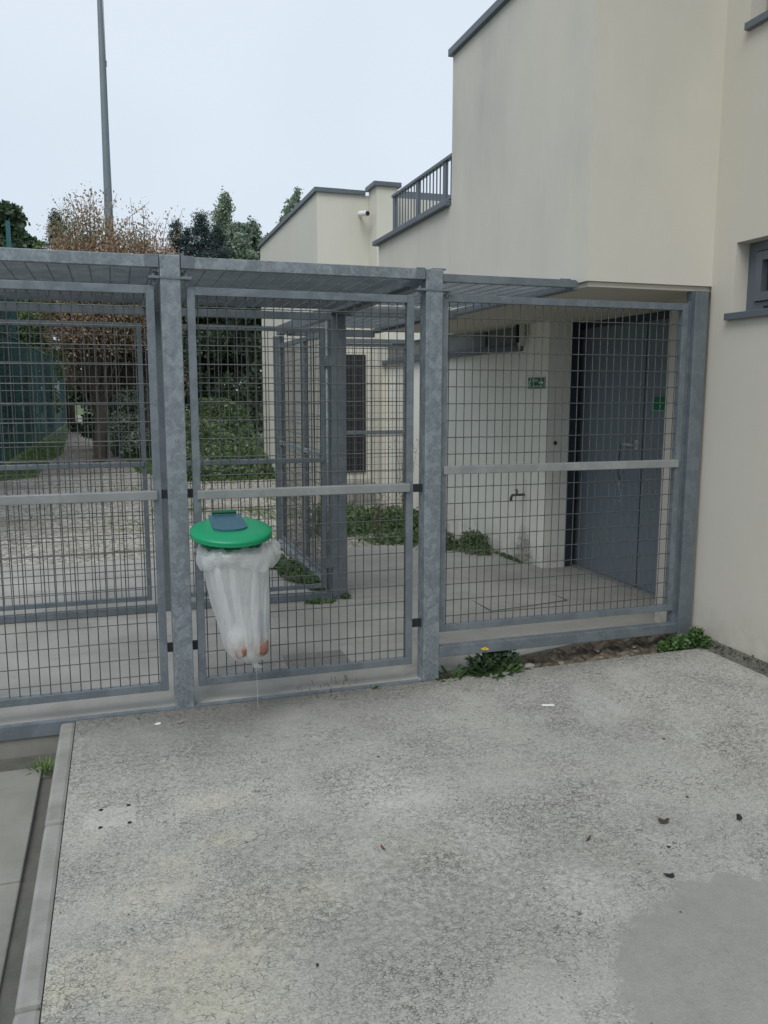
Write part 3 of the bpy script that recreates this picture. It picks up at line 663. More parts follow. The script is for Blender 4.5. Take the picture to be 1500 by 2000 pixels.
def grate(label, x0, x1, y0, y1, z, zb, p=.05, rr_=.0026):
    o = (x0, y0, z); T = thing('roof_grating', o, label, 'roof grating', 'horizontal mesh gratings of the cage roof')
    f = lambda y: z + (zb - z) * (y - y0) / (y1 - y0)
    b = B(); y = y0 + .025
    while y < y1: b.tube([(x0, y, f(y) + .005), (x1, y, f(y) + .005)], rr_, 5, False); y += p
    x = x0 + .05
    while x < x1: b.tube([(x, y0, z), (x, y1, zb)], .0036, 5, False); x += .100
    b.build('wire_mesh', M['galv_mid'], T, o)
    for q in (x0, x1 - .03): B().box(q, q + .03, y0 + .001, y1 - .001, min(z, zb) - .022, min(z, zb) - .004).build('edge_strip', M['galv_mid'], T, o)
grate("roof grating over the left bay, left of the tall post", -1.05, .232, YF + .065, YR - .003, 2.322, 2.300, .025, .003)
grate("roof grating over the middle bay, above the bin panel", .325, 1.595, YF + .065, YR - .003, 2.322, 2.300, .025, .003)
grate("roof grating right of the middle post with cream wall showing through", 1.69, 2.595, YF + .065, YR + .0, 2.315, 2.345)
grate("roof grating over the far bay beyond the inner corner post", 1.69, 2.595, YR + .09, 8.38, 2.345, 2.335)

# inner fence
G2 = 'mesh panels of the inner fence'
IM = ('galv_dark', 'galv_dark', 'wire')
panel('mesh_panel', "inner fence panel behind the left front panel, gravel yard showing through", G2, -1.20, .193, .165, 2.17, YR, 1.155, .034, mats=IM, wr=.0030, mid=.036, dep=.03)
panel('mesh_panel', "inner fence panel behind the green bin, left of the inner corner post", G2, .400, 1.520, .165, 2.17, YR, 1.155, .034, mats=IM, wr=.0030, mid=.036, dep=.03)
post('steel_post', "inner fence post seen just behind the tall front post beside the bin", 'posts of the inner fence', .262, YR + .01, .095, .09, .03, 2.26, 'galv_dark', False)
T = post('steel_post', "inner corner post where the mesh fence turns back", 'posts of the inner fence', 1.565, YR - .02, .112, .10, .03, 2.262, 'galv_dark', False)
b = B().tube([(1.535, YR + .01, .10), (1.535, YR + .01, 2.22)], .015, 12)
b.build('hinge_tube', M['galv'], T, (1.565, YR - .02, .03), True)
for z in (.36, 1.92): B().box(1.505, 1.60, YR - .024, YR - .0205 + .03, z - .03, z + .04, .002).build('hinge_plate', M['galv_dark'], T, (1.565, YR - .02, .03))
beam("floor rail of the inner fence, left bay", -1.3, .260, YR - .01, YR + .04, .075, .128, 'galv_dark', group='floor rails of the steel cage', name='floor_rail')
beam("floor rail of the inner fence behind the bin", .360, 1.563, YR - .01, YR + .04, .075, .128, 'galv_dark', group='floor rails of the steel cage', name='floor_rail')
panel('mesh_panel', "inner fence panel running back from the corner post, first one", G2, 6.32, 7.38, .155, 2.17, 1.60, 1.150, .04, axis='Y', mats=('galv_mid', 'galv', 'wire'), wr=.0032, mid=.04, dep=.03)
panel('mesh_panel', "inner fence panel running back from the corner post, farther one", G2, 7.42, 8.50, .155, 2.17, 1.60, 1.150, .04, axis='Y', mats=('galv_mid', 'galv', 'wire'), wr=.0032, mid=.04, dep=.03)
post('steel_post', "far steel post at the end of the fence that turns back", 'posts of the inner fence', 1.565, 8.52, .10, .10, .03, 2.25, 'galv_dark', False)
beam("light floor rail under the fence panels that turn back", 1.555, 1.598, 6.30, 8.50, .10, .153, 'galv', group='floor rails of the steel cage', name='floor_rail')
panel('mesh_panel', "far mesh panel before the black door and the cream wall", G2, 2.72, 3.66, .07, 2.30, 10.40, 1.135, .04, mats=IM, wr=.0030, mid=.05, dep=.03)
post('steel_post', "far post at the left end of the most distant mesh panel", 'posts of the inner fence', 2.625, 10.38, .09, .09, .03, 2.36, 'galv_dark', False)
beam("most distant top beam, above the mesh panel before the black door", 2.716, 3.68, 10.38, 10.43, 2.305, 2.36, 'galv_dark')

# ------------------------------------------------------------------ BIN
bo = (.53, 4.38, 1.0)
bn = thing('waste_bin', bo, "green lidded bag holder bin hanging on the front mesh fence", 'bin')
LC = Vector((.530, 4.185, 1.002)); TILT = R(9.5)
def lp(x, y, z):   # lid local -> world, tilted down to the front
    v = Vector((x, y * math.cos(TILT) - z * math.sin(TILT), y * math.sin(TILT) + z * math.cos(TILT))); return tuple(LC + v)
def lathe(prof, n=64, sx=1, sy=1, f=lp):
    b = B(); vs = []; fs = []
    for (r, z) in prof:
        for k in range(n):
            a = 2 * math.pi * k / n; vs.append(f(r * sx * math.cos(a), r * sy * math.sin(a), z))
    for i in range(len(prof) - 1):
        for k in range(n): fs.append((i * n + k, i * n + (k + 1) % n, (i + 1) * n + (k + 1) % n, (i + 1) * n + k))
    return b.add(vs, fs)
b = lathe([(.0001, .026), (.06, .025), (.11, .022), (.15, .017), (.18, .011), (.197, .004), (.2045, -.001), (.2065, -.008), (.2045, -.016), (.206, -.020), (.2065, -.026), (.200, -.028), (.197, -.018), (.0001, -.015)])
lid = b.build('lid', M['lid'], bn, bo, True)
# flap: rounded tongue from the hinge at the back
b = B(); out_ = []
for k in range(13):
    a = math.pi * k / 12; out_.append((math.cos(a) * .086 - .012, -.045 - math.sin(a) * .055))
out_ = [(.070, .185)] + out_ + [(-.094, .185)]
dome = lambda x, y: .036 - (x * x + y * y) * .30
n = len(out_); vs = [lp(x, y, dome(x, y)) for x, y in out_] + [lp(x, y, dome(x, y) - .012) for x, y in out_] + [lp(-.012, .06, dome(0, .06) + .004)]
fs = [(i, (i + 1) % n, 2 * n) for i in range(n)] + [(i, i + n, (i + 1) % n + n, (i + 1) % n) for i in range(n)]
B().add(vs, fs).build('flap', M['flap'], lid, bo)
B().tube([lp(-.075, .178, .038), lp(.05, .178, .038)], .011, 10).box(*[q for q in (.48, .56, 4.365, 4.40, .985, 1.035)], .004).build('hinge', M['lid_dark'], bn, bo)
f0 = lambda x, y, z: (LC.x + x, LC.y + y, z)
lathe([(.150, .935), (.155, .93), (.150, .875), (.142, .870), (.142, .93)], f=f0).build('ring', M['lid_dark'], bn, bo, True)
for x in (.46, .60): B().tube([(x, 4.31, .93), (x, 4.41, .93)], .008, 8).build('bracket', M['galv_dark'], bn, bo)

# bag
go = (.60, 4.19, .29)
bag = thing('bin_bag', go, "translucent white plastic bag hanging below the green lid, knotted at the bottom", 'bag')
prof = [ # z, cx, rx, ry
 (.900, .540, .196, .170), (.872, .548, .172, .155), (.845, .552, .166, .150), (.80, .552, .163, .150), (.72, .556, .157, .145), (.62, .566, .146, .138), (.52, .578, .130, .128),
 (.45, .588, .122, .120), (.40, .592, .116, .112), (.36, .597, .108, .104), (.335, .603, .096, .092), (.315, .612, .072, .070), (.300, .624, .036, .036), (.288, .634, .014, .015), (.272, .642, .020, .014), (.262, .652, .026, .012)]
NS = 144; vs = []; fs = []; rr = random.Random(3)
zz = []
for i in range(len(prof) - 1):
    for t in range(4): zz.append([prof[i][k] + (prof[i + 1][k] - prof[i][k]) * t / 4 for k in range(4)])
zz.append(list(prof[-1]))
def sack_pt(lv, a, k=1.0):
    z, cx, ax, ay = lv; t = (.90 - z) / .62
    g = .028 * math.sin(5 * a + 1.2 + 1.0 * t) + .030 * t * math.sin(7 * a - 1.6 * t + .6)
    g += (.06 + .09 * t) * (abs(math.sin(2.5 * a + 1.1 * t + .4)) - .6) * .7 + .055 * (.25 + t) * (abs(math.sin(6.5 * a - 1.4 * t)) - .6) + .03 * t * (abs(math.sin(11.5 * a + 2.5 * t)) - .6)
    g += -.15 * t * max(0, math.cos(a + math.pi / 2 - .15)) ** 8   # V shaped fold down the front
    g += .010 * math.sin(23 * a + 9 * math.sin(2.5 * t + a))
    r_ = (1 + g * (1 if z > .30 else .35)) * k
    return (cx + ax * r_ * math.cos(a), 4.185 + ay * r_ * math.sin(a), z)
for lv in zz:
    for k in range(NS): vs.append(sack_pt(lv, 2 * math.pi * k / NS))
for i in range(len(zz) - 1):
    for k in range(NS): fs.append((i * NS + k, i * NS + (k + 1) % NS, (i + 1) * NS + (k + 1) % NS, (i + 1) * NS + k))
sack = B().add(vs, fs).build('sack', M['bag'], bag, go, True)
for (a0, a1, w0, w1) in ((-2.35, -1.85, .20, .40), (-1.85, -1.65, .12, .5), (-1.05, -1.42, .16, .55), (-.55, -.9, .10, .3)):
    vs = []; fs = []; n_ = len(zz) - 9
    for i in range(n_):
        t = i / (n_ - 1); ac = a0 + (a1 - a0) * t ** 1.2; w = w0 + (w1 - w0) * t
        for q in range(7): vs.append(sack_pt(zz[i + 2], ac + (q / 6 - .5) * w, 1.02 + .025 * math.sin(math.pi * q / 6)))
    for i in range(n_ - 1):
        for q in range(6): fs.append((i * 7 + q, i * 7 + q + 1, (i + 1) * 7 + q + 1, (i + 1) * 7 + q))
    B().add(vs, fs).build('pleat', M['bag'], bag, go, True)
# turned-over collar
vs = []; fs = []
rings = [(.170, .940), (.190, .930), (.202, .912), (.207, .888), (.203, .866), (.192, .852)]
for j, (r0, z) in enumerate(rings):
    for k in range(NS):
        a = 2 * math.pi * k / NS
        r_ = r0 + (.003 + .0016 * j) * (math.sin(3 * a + .5 + .5 * j) * .9 + (abs(math.sin(5 * a + j * .5)) - .6) * 1.1 + (abs(math.sin(9.5 * a - j * .6)) - .6) * .5) + .012 * max(0, math.cos(a)) ** 6
        dz = .014 * math.sin(3 * a + 1) * (j / 3) + .007 * math.sin(9 * a + 2) + .005 * math.sin(21 * a + j) - .012 * (1 if math.sin(a) < 0 else 0) * abs(math.sin(a)) * j / 3
        vs.append((.553 + r_ * math.cos(a) * 1.0, 4.185 + r_ * .86 * math.sin(a), z + dz - .01))
for i in range(len(rings) - 1):
    for k in range(NS): fs.append((i * NS + k, i * NS + (k + 1) % NS, (i + 1) * NS + (k + 1) % NS, (i + 1) * NS + k))
B().add(vs, fs).build('folded_collar', M['bag'], bag, go, True)
B().tube([(.640, 4.17, .270), (.642, 4.165, .15), (.644, 4.17, .04)], .0010, 4).build('drip_strand', M['bag'], bag, go)

def lump(name, label, cat, c, r, mat, group=None, seed=1, sq=(1, 1, 1), sub=3, amp=.12):
    bm = bmesh.new(); bmesh.ops.create_icosphere(bm, subdivisions=sub, radius=1); rr = random.Random(seed); ph = [rr.uniform(0, 6) for _ in range(6)]
    for v in bm.verts:
        k = 1 + amp * (math.sin(3 * v.co.x + ph[0]) * math.sin(4 * v.co.y + ph[1]) + .5 * math.sin(7 * v.co.z + ph[2]) + .4 * math.sin(9 * v.co.x + 8 * v.co.y + ph[3]))
        v.co = Vector((v.co.x * sq[0], v.co.y * sq[1], v.co.z * sq[2])) * r * k
    me = bpy.data.meshes.new(name); bm.to_mesh(me); bm.free(); o = link(name, me, mat, None, True); o.location = c
    return props(o, label, cat, group)
lump('food_scrap', "reddish round scrap at the lower left inside the bag", 'waste', (.557, 4.130, .388), .046, M['fruit'], seed=2)
lump('food_scrap', "pinkish scrap at the lower right inside the bag", 'waste', (.655, 4.134, .386), .043, M['fruit'], seed=5, sq=(1.1, 1, 1.2))
lump('paper_wad', "white crumpled paper above the reddish scrap inside the bag", 'waste', (.55, 4.14, .465), .045, M['paper'], seed=8, amp=.25)
lump('crumpled_wrapper', "grey-blue wrapper at the right inside the bag", 'waste', (.665, 4.16, .50), .036, simple("wrapper", (.25, .27, .38), .5), seed=9, sq=(.7, .7, 1.6), amp=.25)

# ------------------------------------------------------------------ small things on the ground
def hole(x, y, label):
    o = B().tube([(0, 0, -.001), (0, 0, .0015)], .0085, 12).build('bolt_stub', M['dark']); o.location = (x, y, .001)
    props(o, label, 'bolt', 'cut-off bolt stubs in the pale square')
hole(-.13, 3.375, "cut bolt stub in the pale square, far left one"); hole(-.022, 3.382, "cut bolt stub in the pale square, far right one")
hole(-.13, 3.23, "cut bolt stub in the pale square, near left one"); hole(-.02, 3.235, "cut bolt stub in the pale square, near right one")
def flake(name, label, cat, x, y, r, mat, seed, asp=.6, curl=.006, group=None):
    rr = random.Random(seed); n = 11; pts = []
    for k in range(n):
        a = 2 * math.pi * k / n; q = r * (1 + rr.uniform(-.3, .25)); pts.append((q * math.cos(a), q * asp * math.sin(a), .003 + curl * abs(math.cos(a))))
    vs = [(0, 0, .004)] + pts + [(p[0], p[1], p[2] - .0025) for p in pts]
    fs = [(0, 1 + k, 1 + (k + 1) % n) for k in range(n)] + [(1 + k, 1 + n + k, 1 + n + (k + 1) % n, 1 + (k + 1) % n) for k in range(n)]
    o = B().add(vs, fs).build(name, mat); o.location = (x, y, zplat(x) + .001); o.rotation_euler = (0, 0, rr.uniform(0, 6)); props(o, label, cat, group); return o
GL = 'dead leaves on the pavement'
flake('dead_leaf', "brown curled leaf right of centre on the pavement, farthest of the right-hand leaves", 'leaf', 1.99, 2.575, .022, M['leaf_fallen'], 1, .8, .015, GL)
flake('dead_leaf', "dark leaf at the far right of the pavement", 'leaf', 2.28, 2.49, .020, M['dark'], 2, .6, .004, GL)
flake('dead_leaf', "dark leaf just above the round grey repair patch", 'leaf', 1.79, 2.265, .020, M['dark'], 3, .6, .006, GL)
flake('dead_leaf', "thin reddish leaf in the middle of the pavement", 'leaf', .88, 2.75, .020, simple("red_leaf", (.17, .05, .03), .7), 4, .25, .008, GL)
flake('dead_leaf', "thin dark sliver of leaf between the centre and the right-hand leaves", 'leaf', 1.65, 2.57, .02, M['leaf_fallen'], 5, .2, .003, GL)
o = B().box(-.034, .034, -.011, .011, .001, .006, .002).build('paper_scrap', M['paper']); o.location = (2.15, 3.79, zplat(2.15) + .001); o.rotation_euler = (0, 0, -.25); props(o, "white paper strip lying on the pavement in front of the weeds", 'litter')
flake('bottle_cap', "pale flat disc on the pavement near the kerb corner", 'litter', .135, 4.215, .020, M['paper'], 7, .7, .001)
flake('pebble', "brownish chip beside the pale disc near the kerb corner", 'stone', .245, 4.20, .018, M['stone'], 8, .6, .006)
specks = [(2.45, 3.2, .006), (1.9, 2.42, .007), (2.2, 2.7, .006), (1.1, 3.5, .005), (.5, 2.2, .006), (2.6, 2.9, .007), (1.45, 2.05, .006), (2.3, 3.3, .006)]
for k, (x, y, r) in enumerate(specks[:5]):
    flake('bark_crumb', "tiny dark crumb of bark lying loose on the pavement", 'crumb', x, y, r, M['dark'], 20 + k, .7, .003, 'tiny dark crumbs on the pavement')
# grit, crumbs and leaf litter gathered along the fence foot and the joints
rg = np.random.default_rng(77); n = 2600
gx = rg.uniform(-.25, 3.5, n); gy = np.array([EDGE_P(q) for q in gx]) - np.abs(rg.normal(0, .07, n)) - .004
k2 = rg.random(n) < .12; gy[k2] -= rg.random(k2.sum()) * 2.6
k3 = rg.random(n) < .15; gx[k3] = 3.50 - np.abs(rg.normal(0, .05, k3.sum())); gy[k3] = rg.uniform(.8, 4.2, k3.sum())
P = np.stack([gx, gy, np.array([zplat(q) for q in gx]) + .003], 1); V, F = leaves(P, .008, .7, 0, rg); V[:, 2] = np.repeat(P[:, 2], 4) + np.abs(V[:, 2] - np.repeat(P[:, 2], 4)) * .5
props(np_mesh('grit', V, F, mat_leaf("grit", (.05, .045, .035), (.20, .18, .14), trans=0)), "grit and leaf crumbs gathered along the foot of the fence", 'grit', None, 'stuff')
# stones in the soil
rr = random.Random(12); GS = 'small stones in the soil strip'
for k in range(15):
    x = rr.uniform(2.2, 3.35); y0, y1 = EDGE_P(x) + .03, EDGE_F(x) - .02; y = rr.uniform(y0, y1)
    lump('pebble', "small pale stone lying in the soil strip under the right fence rail", 'stone', (x, y, zplat(x) - .016), rr.uniform(.007, .014), M['stone'], GS, k, (1.2, 1, .7), 2, .2)
lump('pebble', "largest pale stone in the soil strip, beside the weeds", 'stone', (2.36, 4.40, .02), .028, M['stone'], None, 77, (1.3, 1, .6), 2, .15)
# service cover in passage floor and manhole
o = B().box(.94, 1.33, 4.80, 5.06, .012, .0255, .002).build('floor_cover', simple("dark_cast_cover", (.19, .185, .17), .85, 0, .4, 50, .4)); props(o, "dark rectangular cover set in the passage floor behind the bin panel", 'cover')
b = B()
c_ = [(2.62, 5.50), (3.33, 5.62), (3.30, 6.10), (2.60, 6.02)]
for i in range(4): b.tube([(*c_[i], .062 + .003), (*c_[(i + 1) % 4], .062 + .003)], .0035, 4)
for i in range(2, 2): pass
o = b.build('manhole_frame', simple("dark_joint", (.10, .095, .085), .9)); props(o, "thin dark rim of a square manhole in the floor before the blue-grey door", 'manhole')

# ------------------------------------------------------------------ PLANTS
def blade_mesh(pts_list):
    V = []; F = []
    for (p0, d, l, w, bend) in pts_list:
        d = np.array(d, float); d /= np.linalg.norm(d); side = np.cross(d, [0, 0, 1.0]); ns = np.linalg.norm(side)
        side = side / ns if ns > 1e-6 else np.array([1, 0, 0]); p = np.array(p0, float); k0 = len(V); S = 4
        for i in range(S + 1):
            t = i / S; ww = w * (math.sin(math.pi * min(.97, .12 + t * .85)) ** .8)
            q = p + d * l * t + np.array([0, 0, -bend * l * t * t]); V += [q - side * ww / 2, q + side * ww / 2]
        for i in range(S): F.append((k0 + 2 * i, k0 + 2 * i + 1, k0 + 2 * i + 3, k0 + 2 * i + 2))
    return V, F
def weed(name, label, x, y, z, rad, n, leaf=.09, wid=.022, mat='weed', elev=(.25, 1.1), seed=1, cat='weed', group=None, spread=.3, aspect=1):
    rr = random.Random(seed); L_ = []
    for k in range(n):
        a = rr.uniform(0, 2 * math.pi); r0 = rad * spread * math.sqrt(rr.random()) * 2; e = rr.uniform(*elev)
        p = (x + r0 * math.cos(a) * aspect, y + r0 * math.sin(a), z); a2 = a + rr.uniform(-.8, .8)
        L_.append((p, (math.cos(a2) * math.cos(e), math.sin(a2) * math.cos(e), math.sin(e)), leaf * rr.uniform(.5, 1.2), wid * rr.uniform(.6, 1.2), rr.uniform(.1, .5)))
    V, F = blade_mesh(L_)
    T = thing(name, (x, y, z), label, cat, group); np_mesh('leaves', V, F, M[mat], T, off=(x, y, z)); return T
T = weed('dandelion', "leafy weed with one yellow flower under the rail of the right panel", 2.13, 4.44, 0.0, .12, 150, .11, .034, seed=4, elev=(.15, 1.25), spread=.55, aspect=1.25)
V, F = leaves(clump_points([(2.05, 4.42, .07), (2.2, 4.44, .09), (2.12, 4.45, .12)], [(.11, .06, .06), (.11, .06, .08), (.09, .05, .06)], 420, np.random.default_rng(5), .1), .042, .55)
np_mesh('small_leaves', V, F, M['leaf_dark'], T, off=(2.13, 4.44, 0))
o_ = (2.13, 4.44, 0)
B().tube([(2.10, 4.40, 0), (2.06, 4.37, .09), (2.03, 4.345, .175)], .0022, 5).tube([(2.16, 4.42, 0), (2.2, 4.36, .12), (2.25, 4.35, .17), (2.28, 4.36, .165)], .002, 5).build('stem', M['weed'], T, o_)
V, F = blade_mesh([((2.03, 4.345, .178), (math.cos(k * .45), math.sin(k * .45) , .35), .027, .009, .3) for k in range(14)] + [((2.03, 4.345, .18), (math.cos(k), math.sin(k), 1.2), .012, .006, .1) for k in range(6)])
np_mesh('flower', V, F, M['petal'], T, off=o_)
weed('weed_clump', "low weeds at the foot of the middle post", 1.84, 4.44, 0, .09, 60, .06, .02, seed=6, aspect=1.5, cat='weed', spread=.5)
weed('weed_clump', "sparse dry sprig of weed in the soil strip", 2.48, 4.46, .02, .05, 26, .07, .006, 'drystalk', (.6, 1.4), 8)
weed('weed_clump', "single tiny leafy weed on the steel angle left of the middle post", 1.35, 4.385, .0, .03, 12, .035, .018, seed=9)
weed('weed_clump', "thin withered weeds along the concrete strip under the bin panel", 1.13, 4.43, .004, .14, 46, .045, .005, 'drystalk', (.6, 1.5), 10, aspect=1.3, spread=.6)
weed('grass_tuft', "grass tuft in the gutter at the kerb's left side", -.40, 4.20, -.165, .06, 130, .07, .006, 'grass', (.6, 1.4), 11, 'grass tuft', spread=.5, aspect=1.2)
# leafy bush in the corner by the wall
def leafy(name, label, boxes, n, size, mat, z0, cat='plant', seed=3, parts='leaves', aspect=.7, stem=True, group=None):
    rng = np.random.default_rng(seed); C = [c for c, r in boxes]; Rr = [r for c, r in boxes]
    P = clump_points(C, Rr, n, rng, .2); P[:, 2] = np.maximum(P[:, 2], z0 + .004 + rng.random(n) * .02)
    V, F = leaves(P, size, aspect, 0, rng); o = (C[0][0], C[0][1], z0)
    T = thing(name, o, label, cat, group); np_mesh(parts, V, F, M[mat], T, off=o)
    if stem:
        b = B()
        for k in range(14):
            c = C[k % len(C)]; q = P[k * 7 % n]; b.tube([(c[0], c[1], z0 - .01), tuple(q)], .002, 4)
        b.build('stems', M['bark'], T, o)
    return T
leafy('corner_weed', "dense dark green bushy weed in the corner between fence post and cream wall", [((3.37, 4.29, .11), (.10, .05, .05)), ((3.28, 4.30, .09), (.08, .04, .035)), ((3.47, 4.27, .14), (.06, .045, .07)), ((3.51, 4.22, .12), (.035, .05, .04))], 2600, .024, 'weed', .05, 'weed', 5)
# moss along the foot of right wall
P = np.stack([3.555 - np.abs(RNG.normal(0, .022, 5200)), RNG.uniform(1.0, 4.2, 5200), .078 + np.abs(RNG.normal(0, .022, 5200))], 1)
P[:, 2] = np.minimum(P[:, 2], .16 - (3.56 - P[:, 0]) * .8); V, F = leaves(P, .016, .8)
props(np_mesh('moss', V, F, M['moss']), "brown-green moss along the foot of the cream wall", 'moss', None, 'stuff')
sheet('wall_ledge', M['gutter'], 3.49, 3.562, -3, 4.3, 4, 40, lambda x, y: .078 + (x - 3.49) * .75)
# greenery in the passage along tap wall
leafy('weed_bank', "green weeds and clover along the foot of the cream wall beyond the floor", [((2.95, 8.55, .06), (.45, .40, .09)), ((2.5, 9.3, .08), (.55, .5, .10)), ((3.2, 8.2, .08), (.35, .35, .12)), ((3.0, 9.6, .12), (.6, .7, .16)), ((2.6, 10.1, .14), (.5, .4, .2)), ((3.3, 9.4, .1), (.3, .6, .2))], 7000, .05, 'leaf_mid', .05, 'weeds', 6)
leafy('weed_bank', "weeds with gravel at the foot of the tap wall, right of the middle post", [((3.45, 7.65, .07), (.18, .28, .07)), ((3.55, 7.9, .12), (.12, .3, .13)), ((3.2, 7.9, .06), (.3, .2, .05)), ((3.62, 7.25, .06), (.05, .35, .035))], 2600, .035, 'leaf_mid', .06, 'weeds', 7)
leafy('weed_bank', "low green weeds at the foot of the fence that turns back", [((1.42, 7.1, .12), (.12, .40, .07)), ((1.52, 6.7, .1), (.10, .3, .06)), ((1.36, 7.55, .12), (.12, .2, .06))], 2600, .045, 'weed', .06, 'weeds', 8)
leafy('weed_tuft', "dark weeds at the base of the inner corner post", [((1.45, 6.10, .08), (.14, .05, .02)), ((1.66, 6.2, .09), (.05, .08, .03))], 420, .03, 'weed', .06, 'weed', 9)
# tall dry weed against cream wall
def wispy(name, label, x, y, z, h, n, mat, seed, cat='plant', lean=.12):
    rr = random.Random(seed); T = thing(name, (x, y, z), label, cat); b = B(); P = []
    for k in range(n):
        a = rr.uniform(0, 6.28); l = h * rr.uniform(.5, 1); tx, ty = math.cos(a) * lean * l, math.sin(a) * lean * l
        pts = [(x + tx * t * t, y + ty * t * t, z + l * t) for t in (0, .35, .7, 1)]; b.tube(pts, [.004, .003, .002, .001], 4)
        for j in range(26):
            t = rr.uniform(.2, 1); P.append((x + tx * t * t + rr.gauss(0, .028), y + ty * t * t + rr.gauss(0, .03), z + l * t))
    b.build('stalks', M['drystalk'], T, (x, y, z)); V, F = leaves(np.array(P), .022, .5); np_mesh('seed_heads', V, F, M[mat], T, off=(x, y, z))  # small blades along the stalks are seed heads
wispy('tall_weed', "tall wispy dry weed against the cream wall behind the middle post", 2.88, 8.2, .07, 1.15, 11, 'drystalk', 5)
wispy('tall_weed', "shorter wispy dry weed left of the tall one against the cream wall", 2.66, 8.5, .07, .65, 7, 'drystalk', 6)

# ground cover bank left of the far wing
rng = np.random.default_rng(21)
n = 26000; X = rng.uniform(.9, 2.85, n); Y = rng.uniform(15.4, 21, n)
Z = np.clip((Y - 15.6 - np.maximum(0, 2.0 - X) * .9) * .30, 0, 1.25) * (.75 + .25 * np.sin(X * 5 + Y * 2)) + rng.random(n) * .22
V, F = leaves(np.stack([X, Y, Z + .05], 1), .10, .6, 0, rng)
T = thing('ivy_bank', (1.9, 17, .05), "green leafy bank of ground cover rising beside the far cream wing", 'plants'); np_mesh('leaves', V, F, M['leaf_mid'], T, off=(1.9, 17, .05))
# grass verges (stuff)
n = 26000; X = rng.uniform(-4.5, 3.4, n); Y = 15.3 + 14 * rng.random(n) ** 1.5
w = 1.9 - .02 * (Y - 16); cx = -.55 - .035 * (Y - 16.5); keep = (np.abs(X - cx) > np.where(Y < 22, w / 2, .62)) & ~((Y < 17) & (X < .8) & (X > -3)); X, Y = X[keep], Y[keep]
P = np.stack([X, Y, np.full(len(X), .05) + rng.random(len(X)) * .08], 1); V, F = leaves(P, .11, .16, -1.2, rng)
props(np_mesh('grass', V, F, M['grass']), "green grass verge beyond the gravel yard", 'grass', None, 'stuff')
n = 5200; X = rng.normal(2.0, 1.1, n); Y = rng.normal(11.6, 2.0, n); keep = (X < 3.5) & (X > -1.5) & (Y > 8.6) & (Y < 15.5) & (np.sin(X * 3.1 + Y) * np.sin(Y * 2.3 - X) > .25); P = np.stack([X, Y, np.full(n, .07)], 1)[keep]
V, F = leaves(P, .06, .3, -.6, rng); props(np_mesh('yard_weeds', V, F, M['grass']), "sparse low weeds growing in the gravel yard", 'weeds', None, 'stuff')

# ------------------------------------------------------------------ TREES
def limbs(b, base, top, r, n, spread, rng, z_lo=.35):
    base = np.array(base, float); top = np.array(top, float); H = top - base; ends = []
    pts = [tuple(base + H * t + np.array([rng.normal(0, .03), rng.normal(0, .03), 0]) * np.linalg.norm(H) * t * .6) for t in (0, .25, .5, .75, 1)]
    b.tube(pts, [r, r * .85, r * .62, r * .4, r * .12], 8)
    for k in range(n):
        t = z_lo + (1 - z_lo) * (k + rng.random() * .6) / n; p = base + H * t; a = rng.random() * 6.28
        l = spread * (1 - .45 * t) * rng.uniform(.6, 1.05); e = np.array([math.cos(a) * l, math.sin(a) * l, l * rng.uniform(.3, .8)])
        m_ = p + e * .5 + np.array([0, 0, -.06 * l]); b.tube([tuple(p), tuple(m_), tuple(p + e)], [r * .42 * (1 - .5 * t), r * .25 * (1 - .5 * t), r * .08], 6); ends.append(p + e)
    return ends

def broad(label, x, y, h, w, mat, n, seed, leaf=.16, z0=.03, low=.25, name='tree', group='trees beyond the yard', cat='tree', dens=.35):
    rng = np.random.default_rng(seed); T = thing(name, (x, y, z0), label, cat, group); b = B()
    ends = limbs(b, (x, y, z0), (x + rng.normal(0, .2), y, z0 + h * .9), .035 * h * .6 + .03, 12, w * .75, rng, low)
    b.build('trunk', M['bark'], T, (x, y, z0), True)
    C = []; Rr = []
    for e in ends + [np.array([x + rng.normal(0, w * .3), y + rng.normal(0, w * .3), z0 + h * rng.uniform(low + .1, .95)]) for _ in range(9)]:
        e = np.array(e); k = rng.uniform(.28, .48) * w; C.append(e); Rr.append((k, k, k * rng.uniform(.6, .95)))
    C.append(np.array([x, y, z0 + h * .88])); Rr.append((w * .3, w * .3, h * .12))
    P = clump_points(C, Rr, n, rng, dens); P = P[P[:, 2] > z0 + .1]; P += rng.normal(0, .04 * w, P.shape) * (rng.random((len(P), 1)) < .3)
    V, F = leaves(P, leaf, .6, .2, rng); np_mesh('crown', V, F, M[mat], T, off=(x, y, z0)); return T

def conifer(label, x, y, h, w, n, seed, mat='conifer', leaf=.15, z0=.03, group='conifers on the skyline'):
    rng = np.random.default_rng(seed); T = thing('conifer', (x, y, z0), label, 'conifer', group); b = B(); b.tube([(x, y, z0), (x, y, z0 + h * .6), (x, y, z0 + h)], [.012 * h + .05, .01 * h, .01], 8); P = []
    nb = 120
    for k in range(nb):
        t = .35 + .645 * (k / nb) ** .8; rad = w * min(1, (1 - t) * 4.5 + .06) * rng.uniform(.35, 1.2); a = rng.random() * 6.28; zc = z0 + h * t
        e = np.array([math.cos(a) * rad, math.sin(a) * rad, rad * rng.uniform(-.35, .25)]); b.tube([(x, y, zc), (x + e[0], y + e[1], zc + e[2])], [.03, .008], 4)
        m_ = int(n / nb * (.4 + 1.2 * rad / w)) + 8; q = rng.random((m_, 1)) ** .8; P.append(np.array([[x, y, zc]]) + e * q + rng.normal(0, 1, (m_, 3)) * np.array([.16, .16, .10]) * w * (1.1 - q * .7))
    b.build('trunk', M['bark'], T, (x, y, z0)); P = np.concatenate(P); V, F = leaves(P, leaf, .30, .5, rng); np_mesh('crown', V, F, M[mat], T, off=(x, y, z0)); return T

